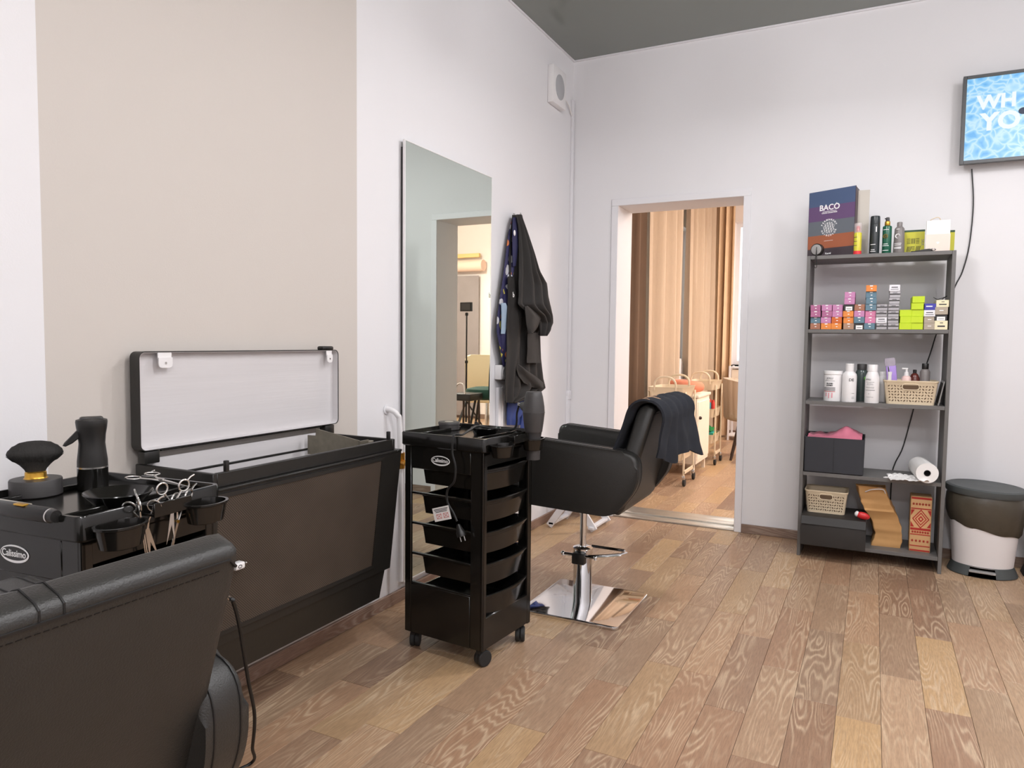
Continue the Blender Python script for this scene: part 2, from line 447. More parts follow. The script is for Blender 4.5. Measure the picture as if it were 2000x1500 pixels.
for i, (x, y) in enumerate(SALON_LAMPS):
    ceiling_lamp(i, x, y, LAMP_W, LAMP_COL, 'unseen lamp below the grey ceiling, globe form made up, %s row, %s side' % (('doorway-end', 'middle', 'camera-end')[i//2], ('mirror', 'right')[i % 2]))
for i, (x, y) in enumerate(NEXT_LAMPS):
    ceiling_lamp(i, x, y, LAMP_W2[i], LAMP_COL2, 'unseen warm lamp of the next room, globe form made up, %s' % ('nearest the doorway', 'by the far window', 'above the studio corner')[i])

# ------------------------------------------------------------------ salon chairs (local: faces -x, origin on the floor under the column)
def salon_chair(label, loc, rz, cat='chair'):
    t = thing('salon_chair', label, cat, loc, rz, 'black salon chairs')
    mb = MB(); mb.prism(rrect(.45, .47, .025, 4, .02, .0), 'z', .0, .014, .003); mb.build('base_plate', 'chrome', t)
    mb = MB(); mb.lathe([(.043, .014), (.043, .235), (.046, .24), (.046, .262), (.03, .268), (.0155, .27), (.0155, .47)], seg=28)
    col = mb.build('column', 'chrome', t)
    mb = MB(); mb.box((-.0, -.047, .222), (.06, .04, .05), .006); mb.build('clamp_block', 'black_plastic', col)
    mb = MB(); mb.cyl((-.075, -.05, .236), (.075, -.05, .236), .007); mb.sphere((-.078, -.05, .236), .011, 10); mb.sphere((.078, -.05, .236), .011, 10); mb.build('pivot_pin', 'chrome', col)
    mb = MB(); mb.tube([(.045, -.05, .238), (.12, -.045, .25), (.19, -.03, .262), (.205, .0, .264), (.185, .03, .264), (.03, .035, .262)], .0065, 8); mb.build('pump_lever', 'chrome', t)
    mb = MB(); mb.box((.02, 0, .468), (.24, .24, .02), .004); mb.build('seat_plate', 'black_plastic', t)
    mb = MB(); mb.box((-.0, 0, .535), (.47, .434, .12), .035, seg=4); mb.build('seat', 'leather', t)
    out = round_poly([(-.225, .505), (-.225, .795), (.335, .757), (.335, .62), (.235, .487)], [.05, .05, .065, .055, .06], 7)
    for s in (-1, 1):
        mb = MB(); a, b = (.218, .290) if s > 0 else (-.290, -.218)
        mb.prism(out, 'y', a, b, .016, seg=3); arm = mb.build('armrest', 'leather', t)
        for yy in (a+.014, b-.014):
            ins = [(x*.985+.0008, (z-.64)*1.0+.64) for x, z in out]
            sel = [(x, yy, z+.0004) for x, z in out]
            MB().tube(sel, .0017, 5, closed=True).build('piping', 'leather_seam', arm)
    # backrest leaning back: profile built upright then sheared by rotation about y
    lean = Matrix.Translation((.235, 0, .49)) @ Matrix.Rotation(math.radians(16.5), 4, 'Y')
    H = .475; w = .475; th = .10; RX = .02
    mb = MB()
    rings = []
    prof = [(-th*.42, .0), (-th*.5, .06), (-th*.5, H-.05), (-th*.45, H-.024), (-th*.28, H-.006), (-.018, H), (RX-.012, H-.002), (RX-.003, H-.006), (RX, H-.016), (RX, .03), (RX-.012, .0)]
    N = 50
    for i in range(N+1):
        y = -w/2+w*i/N; e = min(y+w/2, w/2-y); k = 1.0
        if e < .016: k = math.sqrt(max(0, 1-((.016-e)/.016)**2))*.25+.75
        dz = (1-k)*.05
        rings.append([((x+.018)*k-.018, y, max(0, z-(dz*.8 if z > H*.5 else 0))) for x, z in prof])
    vs = mb.ring_faces(rings, True, True); mb._xf(vs, lean)
    back = mb.build('backrest', 'leather', t, angle=50)
    mb = MB(); q = [(RX+.0002, -w/2+.008, H-.03), (RX+.0002, -w/2+.02, H-.018), (RX+.0002, w/2-.02, H-.018), (RX+.0002, w/2-.008, H-.03)]
    mb.tube([lean @ Vector(p) for p in q], .0022, 5); mb.build('piping', 'leather_seam', back)
    mb = MB(); yy = -w/2+.03
    while yy < w/2-.035:
        mb.box((RX+.0002, yy, H-.029), (.0012, .0055, .0011), M=lean); yy += .0085
    o = mb.build('stitching', 'leather_seam', back, False); o['kind'] = 'stuff'
    for yy in (-.012, .012):
        pts = [lean @ Vector((x*1.012, yy, z+.0006)) for x, z in prof[3:9]]
        MB().tube(pts, .0011, 5).build('seam', 'leather_seam', back)
    return t
CH_FAR = (.755, -1.645, 0); CH_NEAR = (.818, -4.266, 0)
chair_far = salon_chair('black salon chair on square chrome base with a dark towel over its back', CH_FAR, 0)
chair_near = salon_chair('black leather salon chair seen from behind, filling the near left corner', CH_NEAR, 0)

# towel over the far chair's backrest
def towel():
    mb = MB()
    base = Vector(CH_FAR); lean = Matrix.Translation(base+Vector((.235, 0, .49))) @ Matrix.Rotation(math.radians(16.5), 4, 'Y')
    H = .475
    def fn(u, v):
        # u along the width (near edge 0 -> far edge 1), v from front hem over the top to the back hem
        y = -.262+.50*u
        fl_ = .15+.03*math.sin(3*u+1); bl = .135+.035*math.sin(4.6*u)**2+.015*u
        L = fl_+.16+bl; s = v*L
        if s < fl_: x, z = -.066-.018*(1-s/fl_), H-.05-(fl_-s)
        elif s < fl_+.16:
            a = (s-fl_)/.16*PI; x, z = -.066*math.cos(a), H-.05+.066*math.sin(a)
        else:
            d = s-fl_-.16; x, z = .066+d*(.14+.42*u)+.012*math.sin(u*22)*min(1, d/.1), H-.05-d*(1-.12*u)
        wr = .007*math.sin(u*31+v*4)*abs(math.sin(v*PI))+.004*mnoise.noise(Vector((u*9, v*7, 1.)))
        p = Vector((x+wr*(1 if x > 0 else -1), y+.006*math.sin(v*9+u*3), z+.5*wr))
        return lean @ p
    mb.grid(fn, 44, 40, .009)
    o = tag(mb.build('towel', 'towel', None, True, 60), 'dark navy towel draped over the backrest of the far salon chair', 'towel')
    mb = MB()
    # faint embroidered curls on top of the towel
    for k, (u0, v0, r) in enumerate(((.10, .44, .04), (.22, .47, .034), (.34, .44, .03))):
        pts = []
        for i in range(14):
            a = i/13*1.6*PI+k
            p = fn(u0+r*1.4*math.cos(a), v0+r*1.5*math.sin(a)); n = (p-(lean @ Vector((0, p.y-base.y, H-.06)))).normalized()
            pts.append(p+n*.006)
        mb.tube(pts, .0042, 6)
    mb.build('embroidery', 'towel_print', o)
towel()

# ------------------------------------------------------------------ trolleys (local: logo side -y, drawer fronts +x)
TW, TD = .366, .343
def badge_text(parent, c, r, u):
    mb = MB(); e = [(.0435*math.cos(2*PI*i/32), .0185*math.sin(2*PI*i/32)) for i in range(32)]
    M = frame(c, r, u)
    mb.prism(e, 'z', 0, .0016, .0005, M=M, seg=1); b = mb.build('badge', 'white_print', parent)
    e2 = [(.0405*math.cos(2*PI*i/32), .0012+.0142*math.sin(2*PI*i/32)) for i in range(32)]
    mb = MB(); mb.prism(e2, 'z', .0014, .0020, M=M); mb.build('badge_field', 'black_plastic', b)
    text('badge_lettering', 'Calissimo', .0205, 'white_print', b, M @ Matrix.Translation((0, .001, .0024)), .0003, sx=.92, bold=.0002)
DRAWER_Z = [.73, .615, .498, .381, .264]
def trolley(label, loc, rz):
    t = thing('salon_trolley', label, 'trolley', loc, rz, 'black salon trolleys')
    hx, hy = TW/2, TD/2
    for s in (-1, 1):       # side panels with windows
        mb = MB(); y = s*(hy-.006)
        mb.box((-hx+.016, y, .435), (.032, .012, .73), .003, seg=1); mb.box((hx-.028, y, .435), (.056, .012, .73), .003, seg=1)
        mb.box((-.012, y, .757), (TW-.088, .012, .09), .002, seg=1); mb.box((-.012, y, .167), (TW-.088, .012, .194), .002, seg=1)
        pan = mb.build('side_panel', 'black_gloss', t)
        for z in (.617, .50, .382, .266):
            mb = MB(); mb.box((-.012, y-s*.002, z), (TW-.086, .014, .008), .0015, seg=1); mb.build('rail', 'black_gloss', pan)
        mb = MB(); mb.prism([(hx-.012, .07), (hx, .07), (hx, .80), (hx-.012, .80)], 'y', y-.02*(s > 0)-.006*(s < 0), y+.02*(s < 0)+.006*(s > 0), .002, seg=1); mb.build('post', 'black_gloss', t)
    mb = MB(); mb.box((0, 0, .772), (TW-.004, TD-.024, .056), .003, seg=1); mb.build('top_housing', 'black_gloss', t)
    mb = MB(); mb.box((hx-.007, 0, .13), (.012, TD-.03, .12), .003, seg=1); mb.box((-hx+.007, 0, .145), (.012, TD-.03, .15), .003, seg=1); mb.box((0, 0, .078), (TW-.02, TD-.024, .012)); mb.build('bottom_housing', 'black_gloss', t)
    for i, zt in enumerate(DRAWER_Z):
        mb = MB(); d = .076
        x0, x1 = -hx+.075, hx-.012; y1 = hy-.016
        bowx = lambda y, o=0.: x1+.028*(1-(y/y1)**2)+o
        n = 12; front = [(bowx(-y1+2*y1*k/n), -y1+2*y1*k/n) for k in range(n+1)]
        outer = [(x0, y1), (x0, -y1)]+front
        def sc(o, k, dx=0): return [(x*k+dx if x > x0 else x0+(1-k)*.1, y*k) for x, y in o]
        rings = [[(x, y, zt-d) for x, y in sc(outer, .93)], [(x, y, zt-.012) for x, y in sc(outer, .985)], [(x, y, zt-.010) for x, y in outer], [(x, y, zt) for x, y in outer], [(x, y, zt-.001) for x, y in sc(outer, .955)], [(x, y, zt-d+.004) for x, y in sc(outer, .905)]]
        mb.ring_faces(rings); dr = mb.build('drawer', 'black_gloss', t)
        mb = MB(); lip = [(bowx(-y1+2*y1*k/n, .001), -y1+2*y1*k/n, zt+.003*math.sin(PI*k/n)) for k in range(n+1)]
        mb.tube(lip, .0048, 6); mb.build('lip', 'black_gloss', dr)
    # top tray
    mb = MB(); ow, od = TW+.026, TD+.024
    R = lambda w, h, r, z: [(x, y, z) for x, y in rrect(w, h, r, 4)]
    mb.ring_faces([R(ow-.01, od-.01, .015, .798), R(ow, od, .018, .803), R(ow, od, .018, .846), R(ow-.004, od-.004, .017, .85), R(ow-.018, od-.018, .014, .85), R(ow-.026, od-.026, .012, .832)])
    tray = mb.build('top_tray', 'black_gloss', t)
    MB().box((.118, 0, .838), (.006, od-.03, .012), .002, seg=1).build('divider', 'black_gloss', tray); MB().box((-.135, -.02, .838), (.006, od-.08, .012), .002, seg=1).build('divider', 'black_gloss', tray)
    for yy in (-.12, .10):
        mb = MB(); c = (hx+.046, yy, -.024); pr = [(.030, .806), (.033, .808), (.0395, .846), (.0425, .848), (.0425, .852), (.037, .852), (.031, .81)]
        mb.lathe(pr, c, 28, 1., 1.3, cap=False); mb.build('cup_ring', 'black_gloss', tray)
    mb = MB()
    mb.box((hx+.03, .008, .826), (.034, .10, .006), .001, seg=1)
    for k in range(4): mb.box((hx+.03, -.035+.03*k, .836), (.034, .004, .02), .001, seg=1)
    mb.box((hx+.047, .008, .836), (.004, .10, .03), .001, seg=1); mb.build('scissor_slots', 'black_gloss', tray)
    badge_text(t, (-.01, -hy-.0004, .752), (1, 0, 0), (0, 0, 1))
    for sx in (-1, 1):
        for sy in (-1, 1):
            cx, cy = sx*(hx-.028), sy*(hy-.03)
            mb = MB(); mb.cyl((cx, cy, .05), (cx, cy, .075), .009); mb.box((cx, cy, .058), (.022, .03, .016), .005)
            cs = mb.build('caster', 'black_rubber', t)
            a = .5 if sx*sy > 0 else -.3
            ax = Vector((math.cos(a), math.sin(a), 0))
            mb = MB(); c = Vector((cx+ax.y*.012*sy, cy-ax.x*.012*sy, .0305))
            for s in (-1, 1):
                p = [(.008, 0), (.027, 0), (.0302, .003), (.0302, .014), (.027, .018), (.006, .018)]
                M = frame(c+ax*s*.0008, Vector((0, 0, 1)), ax.cross(Vector((0, 0, 1)))*(1)) if s > 0 else frame(c+ax*s*.0008, Vector((0, 0, 1)), -ax.cross(Vector((0, 0, 1))))
                mb.lathe(p, (0, 0, 0), 20, M=M)
            mb.build('wheel', 'black_rubber', cs)
    return t
T2 = Vector((.515, -2.27, 0)); T2R = math.radians(-5.3)
T1R = math.radians(5.0)
_c = Vector((.557, -3.836, 0)); T1 = _c - Matrix.Rotation(T1R, 3, 'Z') @ Vector((TW/2+.013, -TD/2-.012, 0))
tr2 = trolley('black plastic trolley with five drawers and a hair dryer, standing before the mirror', T2, T2R)
tr1 = trolley('black plastic trolley holding neck brush, spray bottle and scissors at the left edge', T1, T1R)
def on1(x, y, z): return Matrix.Translation(T1) @ Matrix.Rotation(T1R, 4, 'Z') @ Vector((x, y, z))
def on2(x, y, z): return Matrix.Translation(T2) @ Matrix.Rotation(T2R, 4, 'Z') @ Vector((x, y, z))
TRAY_Z = .833

# ------------------------------------------------------------------ convector casing on the left wall
def casing():
    t = thing('radiator_casing', 'black convector casing with mesh front and open lid below the beige wall', 'radiator', (.0, -2.92, 0))
    y0, y1 = -.44, .428
    # front face leans in towards the wall at the bottom; profile in (x, z)
    prof = [(.012, .79), (.352, .79), (.300, .335), (.012, .335)]
    mb = MB(); mb.prism(prof, 'y', y0, y1, .003, seg=1)
    # open up the top: cut is represented by removing the top faces
    fs = [f for f in mb.bm.faces if f.normal.z > .9 or (f.calc_center_median().z > .7899)]
    bmesh.ops.delete(mb.bm, geom=fs, context='FACES_ONLY')
    mb.build('body', 'casing_black', t)
    mb = MB(); mb.prism([(.03, .345), (.297, .345), (.270, .222), (.03, .222)], 'y', y0+.01, y1-.026, .003, seg=1); mb.build('lower_body', 'casing_black', t)
    # ledge and rim frame
    def frame_ring(xa, xb, ya, yb, za, zb, w):
        mb = MB(); mb.box(((xa+xb)/2, ya+w/2, (za+zb)/2), (xb-xa, w, zb-za), .002, seg=1); mb.box(((xa+xb)/2, yb-w/2, (za+zb)/2), (xb-xa, w, zb-za), .002, seg=1)
        mb.box((xb-w/2, (ya+yb)/2, (za+zb)/2), (w, yb-ya-2*w, zb-za), .002, seg=1); mb.box((xa+w/2, (ya+yb)/2, (za+zb)/2), (w, yb-ya-2*w, zb-za), .002, seg=1); return mb
    frame_ring(.012, .354, y0, y1, .785, .793, .03).build('ledge', 'casing_black', t)
    frame_ring(.02, .338, y0+.024, y1-.024, .793, .833, .014).build('rim', 'casing_black', t)
    # inside: white back plate, dark convector fins, galvanised bracket
    mb = MB(); mb.box((.036, 0, .76), (.006, y1-y0-.08, .17)); mb.build('back_plate', 'lid_white', t, False)
    cv = MB(); cv.box((.215, -.02, .68), (.17, y1-y0-.14, .11), .004); c = cv.build('convector', 'casing_black', t)
    mb = MB()
    for k in range(90): mb.box((.215, y0+.085+k*.0078, .742), (.16, .0012, .016))
    f = mb.build('fins', 'black_plastic', c, False); f['kind'] = 'stuff'
    mb = MB(); mb.tube([(.24, y0+.06, .762), (.24, y1-.06, .762)], .009, 10); mb.build('heating_pipe', 'casing_black', c)
    M = Matrix.Translation((0, .30, 0))
    mb = MB(); mb.prism([(.06, .775), (.29, .775), (.30, .80), (.30, .842), (.10, .872), (.10, .845), (.06, .845)], 'y', .245, .25, .001, seg=1); mb.box((.30, .27, .81), (.006, .05, .06)); mb.box((.2, .27, .777), (.2, .05, .004)); mb.build('bracket', 'galvanised', t)
    mb = MB(); mb.cyl((.30, .30, .79), (.30, .30, .835), .016); mb.build('valve', 'galvanised', t)
    for yy in (y0+.075, y1-.055):
        mb = MB(); mb.box((.331, yy, .846), (.012, .012, .034), .002); mb.build('latch_pin', 'black_plastic', t)
    # mesh front: fine perforated sheet set proud of the leaning face
    m = bpy.data.materials.new('perforated_mesh'); m.use_nodes = True; MATS['perforated_mesh'] = m
    nt = m.node_tree; N = nt.nodes; L = nt.links; b = N['Principled BSDF']
    tc = N.new('ShaderNodeTexCoord'); mp = N.new('ShaderNodeMapping'); mp.inputs['Rotation'].default_value = (math.radians(45), 0, 0); mp.inputs['Scale'].default_value = (0, 1, 1)
    L.new(tc.outputs['Object'], mp.inputs[0])
    ck = N.new('ShaderNodeTexVoronoi'); ck.inputs['Scale'].default_value = 190; ck.inputs['Randomness'].default_value = 0; L.new(mp.outputs[0], ck.inputs['Vector'])
    rp = N.new('ShaderNodeValToRGB'); rp.color_ramp.elements[0].position = .3; rp.color_ramp.elements[0].color = (*lin((14,13,12)), 1); rp.color_ramp.elements[1].position = .42; rp.color_ramp.elements[1].color = (*lin((96,84,74)), 1)
    L.new(ck.outputs['Distance'], rp.inputs[0])
    n = N.new('ShaderNodeTexNoise'); n.inputs['Scale'].default_value = 7; L.new(tc.outputs['Object'], n.inputs['Vector'])
    mx = N.new('ShaderNodeMix'); mx.data_type = 'RGBA'; mx.blend_type = 'MULTIPLY'; mx.inputs[0].default_value = .5
    L.new(rp.outputs[0], mx.inputs[6]); L.new(n.outputs['Fac'], mx.inputs[7]); L.new(mx.outputs[2], b.inputs['Base Color']); b.inputs['Roughness'].default_value = .45
    def xf(z): return .300+(z-.335)/(.79-.335)*.052
    mb = MB(); ya, yb = y0+.03, y1-.125
    zz = (.375, .77)
    mb.ring_faces([[(xf(z)+.0035, ya, z), (xf(z)+.0035, yb, z), (xf(z)-.002, yb, z), (xf(z)-.002, ya, z)] for z in zz]); mb.build('mesh_panel', 'perforated_mesh', t, False)
    mb = MB()
    for yy in (yb+.008, ya-.008): mb.ring_faces([[(xf(z)+.006, yy-.008, z), (xf(z)+.006, yy+.008, z), (xf(z)-.002, yy+.008, z), (xf(z)-.002, yy-.008, z)] for z in (.365, .78)])
    for z in (.372, .773): mb.box((xf(z)+.002, (ya+yb)/2, z), (.008, yb-ya, .012))
    mb.build('mesh_frame', 'casing_black', t, False)
    # hinges and lid
    for yy in (y0+.05, y1-.06):
        mb = MB(); mb.box((.045, yy, .852), (.03, .05, .036), .003); mb.build('hinge', 'casing_black', t)
    lz0, lz1 = .872, 1.158; ly0, ly1 = y0+.012, y1-.012
    def RR(w, h, r, x, g=0): return [(x, y+(ly0+ly1)/2, z+(lz0+lz1)/2) for y, z in rrect(ly1-ly0-2*g, lz1-lz0-2*g, r, 5)]
    mb = MB(); mb.ring_faces([RR(0, 0, .018, .022), RR(0, 0, .02, .026), RR(0, 0, .02, .062), RR(0, 0, .018, .062, .002), RR(0, 0, .017, .060, .0024)]); bmesh.ops.delete(mb.bm, geom=[f for f in mb.bm.faces if len(f.verts) > 4 and f.calc_center_median().x > .05], context='FACES_ONLY'); lid = mb.build('lid', 'casing_black', t)
    mb = MB(); mb.ring_faces([RR(0, 0, .018, .0598, .0022), RR(0, 0, .016, .0596, .004), RR(0, 0, .015, .037, .006)]); bmesh.ops.delete(mb.bm, geom=[f for f in mb.bm.faces if len(f.verts) > 4 and f.calc_center_median().x > .05], context='FACES_ONLY'); mb.build('lid_lining', 'lid_white', lid)
    for yy, w in ((ly0+.085, .046), (ly1-.05, .03)):
        mb = MB(); mb.box((.058, yy, lz1-.012), (.004, w, .02), .001, seg=1); mb.prism(round_poly([(yy-w/2, lz1-.018), (yy+w/2, lz1-.018), (yy+w/2, lz1-.048), (yy-w/2, lz1-.048)], [.001, .001, .012, .012], 3), 'x', .060, .0635); br = mb.build('lid_clip', 'white_plastic', lid)
        mb = MB(); mb.cyl((.0634, yy, lz1-.034), (.0645, yy, lz1-.034), .0035, seg=10); mb.build('screw', 'steel', br)
    mb = MB(); mb.box((.05, ly1-.06, lz1+.006), (.03, .062, .016), .006); mb.build('catch', 'black_plastic', lid)
    mb = MB(); mb.cyl((.05, y0+.085, .868), (.05, y1-.095, .868), .0035, seg=8); mb.build('hinge_rod', 'steel', lid)
casing()
# small white socket adapter fixed to the casing front, beside the near chair
p = at(466, 1104, 'x', .352)
t = thing('charger_plug', 'small white plastic plug adapter with metal tip on the black mesh front', 'plug', p)
mb = MB(); mb.prism(rrect(.026, .020, .006, 4), 'y', -.02, .012, .003); mb.build('plug_body', 'white_plastic', t)
mb = MB(); mb.cyl((0, .012, 0), (0, .02, 0), .009, .007); mb.cyl((0, .02, 0), (0, .028, 0), .003); mb.build('tip', 'steel', t)
mb = MB(); mb.tube([(.0125, -.006+.006*math.cos(a*PI/8), .004*math.sin(a*PI/8)) for a in range(16)], .0014, 5, closed=True); mb.build('port', 'dark_grey_plastic', t)

# ------------------------------------------------------------------ mirror
y0, y1, z0, z1 = -2.018, -1.206, .09, 2.084
t = thing('wall_mirror', 'tall frameless wall mirror with thin white edge reflecting the doorway', 'mirror', (0, (y0+y1)/2, 0))
w = y1-y0
MB().box((.011, 0, (z0+z1)/2), (.018, w-.01, z1-z0-.06)).build('backing_board', 'dark_grey_plastic', t, False)
MB().box((.023, 0, (z0+z1)/2), (.006, w-.008, z1-z0-.008)).build('glass', 'mirror_glass', t, False)
mb = MB()
for s in (-1, 1): mb.box((.022, s*(w/2-.002), (z0+z1)/2), (.012, .006, z1-z0), .001, seg=1)
for z in (z0+.002, z1-.002): mb.box((.022, 0, z), (.012, w-.01, .006), .001, seg=1)
mb.build('edge_trim', 'white_plastic', t)

# ------------------------------------------------------------------ things on and by the trolleys
def bowl(label, c, r, h=.022):
    mb = MB(); mb.lathe([(r*.62, 0), (r*.66, .001), (r*.92, h*.8), (r, h), (r*.985, h+.002), (r*.88, h*.8), (r*.6, .004)], (0, 0, 0), 32)
    o = mb.build('dye_bowl', 'black_gloss', None); o.location = c; return tag(o, label, 'bowl')
def smooth_path(pts, n=8):
    pts = [Vector(p) for p in pts]; out = []
    P = [pts[0]*2-pts[1]]+pts+[pts[-1]*2-pts[-2]]
    for i in range(1, len(P)-2):
        for k in range(n):
            t = k/n; a, b, c, d = P[i-1], P[i], P[i+1], P[i+2]
            out.append(.5*((2*b)+(c-a)*t+(2*a-5*b+4*c-d)*t*t+(3*b-a-3*c+d)*t*t*t))
    out.append(pts[-1]); return out
# far trolley: round tin, bowl, comb, dryer with flex and tag
p = at(877, 838, 'z', TRAY_Z+.001); p.z = TRAY_Z
t = thing('powder_tin', 'round dark grey tin with pale disc in its lid on the far trolley', 'tin', p)
MB().lathe([(.041, 0), (.043, .002), (.043, .021), (.0445, .022), (.0445, .030), (.043, .032)], seg=36).build('body', 'dark_grey_plastic', t)
MB().lathe([(.018, .032), (.018, .0328)], (0, 0, 0), 24).build('disc', 'alu', t)
bowl('shallow black dye bowl on the far trolley beside the hair dryer', on2(.035, .06, TRAY_Z), .06, .024)
def comb(label, c, rz, L=.17, m='black_plastic'):
    t = thing('comb', label, 'comb', c, rz)
    MB().box((0, .0, .004), (L, .010, .005), .0015, seg=1).build('spine', m, t)
    mb = MB()
    for k in range(26): mb.box((-L/2+.004+k*(L-.008)/25, -.012, .004), (.0016, .018, .0022))
    o = mb.build('teeth', m, t, False); o['kind'] = 'stuff'; return t
comb('black comb lying in the front tray of the far trolley', on2(.0, -.11, TRAY_Z), T2R+.05)
comb('black comb leaning along the back of the far trolley tray', on2(.03, .142, TRAY_Z), T2R-.03, .2)
p = on2(-.05, .125, TRAY_Z)
t = thing('hair_clip', 'small black hair clip upright behind the round tin', 'hair clip', p, .6)
mb = MB(); mb.prism([(-.02, 0), (.02, 0), (.012, .02), (-.004, .038), (-.012, .036)], 'y', -.004, .004, .0015, seg=1); mb.build('jaw', 'black_plastic', t)
mb = MB(); mb.cyl((-.004, -.006, .018), (-.004, .006, .018), .004, seg=8); mb.build('spring', 'steel', t)
# hair dryer standing nozzle down in the far cup ring
dc = on2(TW/2+.046, .10, .80)
t = thing('hair_dryer', 'dark grey hair dryer standing nozzle down in the trolley ring', 'hair dryer', dc)
MB().lathe([(.024, -.055), (.026, -.055), (.0285, .03), (.032, .052), (.034, .054)], seg=28).build('nozzle', 'dark_grey_plastic', t)
MB().lathe([(.0335, .052), (.038, .085), (.0425, .125), (.0425, .126), (.0432, .1262), (.0432, .128), (.0425, .1285), (.041, .15), (.035, .187), (.030, .205), (.029, .206), (.012, .2065)], seg=32).build('barrel', 'dark_grey_plastic', t)
hd = Vector((-.80, .35, 0)).normalized()
mb = MB(); mb.tube([hd*.03+Vector((0, 0, .135)), hd*.06+Vector((0, 0, .148)), hd*.072+Vector((0, 0, .15))], [.022, .018, .012], 14); h = mb.build('handle', 'dark_grey_plastic', t)
mb = MB(); mb.cyl(hd*.072+Vector((0, 0, .154)), hd*.094+Vector((0, 0, .154)), .0035, seg=8); mb.cyl(hd*.072+Vector((0, 0, .147)), hd*.094+Vector((0, 0, .147)), .0035, seg=8); mb.build('flex_clamp', 'steel', h)
inv = lambda p: Vector(p)-dc
fx = smooth_path([dc+hd*.088+Vector((0, 0, .148)), dc+hd*.10+Vector((0, 0, .115)), dc+hd*.108+Vector((-.004, 0, .055)), on2(.06, .10, TRAY_Z+.016), on2(-.0, .055, TRAY_Z+.028), on2(.035, -.05, TRAY_Z+.026), on2(.062, -.135, .852), on2(.066, -.187, .858), on2(.066, -.199, .835), on2(.066, -.2, .79), on2(.08, -.2, .745), on2(.075, -.2, .69), on2(.045, -.2, .655), on2(.045, -.2, .61), on2(.07, -.199, .575), on2(.088, -.199, .545)], 7)
MB().tube([inv(p) for p in fx], .0042, 8).build('flex', 'cable_black', t)
pl = on2(.094, -.2, .535)
dirp = (on2(.112, -.2, .488)-pl).normalized()
mb = MB(); mb.tube([inv(pl), inv(pl+dirp*.02), inv(pl+dirp*.03), inv(pl+dirp*.045)], [.006, .012, .0165, .0165], 14); plug = mb.build('plug', 'black_plastic', t)
sd = (on2(1, 0, 0)-on2(0, 0, 0)).normalized(); sd = (sd-dirp*sd.dot(dirp)).normalized()
for s in (-1, 1):
    mb = MB(); mb.cyl(inv(pl+dirp*.045+sd*.0095*s), inv(pl+dirp*.063+sd*.0095*s), .0024, seg=8); mb.build('prong', 'steel', plug)
tc_ = on2(.028, -.212, .567); ur = Vector((math.cos(T2R), math.sin(T2R), 0)); upv = Vector((0, 0, 1)); ar = math.radians(17)
rr_, uu_ = ur*math.cos(ar)+upv*math.sin(ar), -ur*math.sin(ar)+upv*math.cos(ar)
M = frame(inv(tc_), rr_, uu_)
tg = MB().box((0, 0, 0), (.078, .05, .0008), M=M).build('warning_tag', 'paper_white', t, False)
for k in range(3):
    MB().box((.0, .018-k*.005, .0007), (.066-.006*k, .0024, .0004), M=M).build('print_line', 'label_print', tg, False)
for cx in (-.014, .018):
    mb = MB()
    for a, b_ in (((-.011, -.012), (.011, -.012)), ((.011, -.012), (.011, .004)), ((.011, .004), (-.011, .004)), ((-.011, .004), (-.011, -.012)), ((-.011, -.012), (.011, .004)), ((-.011, .004), (.011, -.012))):
        mb.tube([M @ Vector((cx+a[0], a[1]-.004, .0007)), M @ Vector((cx+b_[0], b_[1]-.004, .0007))], .0007, 4)
    mb.build('warning_symbol', 'red_print', tg, False)

# near trolley: neck brush on its round base, spray bottle, bowl, clipper, scissors
p = at(71, 966, 'z', TRAY_Z); p.z = TRAY_Z
t = thing('neck_brush', 'fan-shaped black neck brush with gold ferrule on a round dark base', 'brush', p)
MB().lathe([(.051, 0), (.053, .002), (.053, .035), (.0515, .038), (.024, .039)], seg=40).build('base', 'dark_grey_plastic', t)
MB().lathe([(.025, .0385), (.0225, .041), (.022, .043), (.0215, .053), (.019, .055)], seg=32).build('ferrule', 'gold', t)
mat('bristle', (34,32,30), .8, var=.5, vscale=60, bump=.8, bscale=260, stretch=(1, 1, .08))
mb = MB(); seg = 96
rings = []
for r, z in [(.019, .053), (.022, .060), (.030, .070), (.042, .081), (.052, .090), (.0555, .096), (.053, .103), (.045, .112), (.032, .120), (.016, .1245), (.004, .1255)]:
    ring = []
    for j in range(seg):
        a = 2*PI*j/seg; k = 1+.018*math.sin(j*12.9)*(r > .04)
        ring.append((r*k*math.cos(a), r*k*math.sin(a)*.55, z+.0012*math.sin(j*7.7+r*300)*(r > .03)))
    rings.append(ring)
M = Matrix.Rotation(math.radians(60), 4, 'Z'); mb._xf(mb.ring_faces(rings), M)
bs = mb.build('bristles', 'bristle', t, angle=70)
mb = MB(); rnd = random.Random(3)
for k in range(220):
    a = rnd.random()*2*PI; rr = .050+.005*rnd.random(); z = .088+.004*rnd.random()
    c, s_ = math.cos(a), math.sin(a)*.55
    mb.tube([M @ Vector((.03*c, .03*s_, .074)), M @ Vector((rr*.82*c, rr*.82*s_, z-.008)), M @ Vector((rr*1.05*c, rr*1.05*s_, z+.004))], [.0006, .0005, .0002], 3)
mb.build('loose_hairs', 'bristle', bs, False, kind='stuff')
p = at(182, 955, 'z', TRAY_Z); p.z = TRAY_Z
t = thing('spray_bottle', 'black waisted spray bottle with trigger on the near trolley', 'spray bottle', p, math.radians(60))
MB().lathe([(.031, 0), (.033, .002), (.033, .052), (.0335, .053)], seg=32).build('bottle', 'black_gloss', t)
MB().lathe([(.0335, .053), (.0335, .0565)], (0, 0, 0), 32).build('collar', 'steel', t)
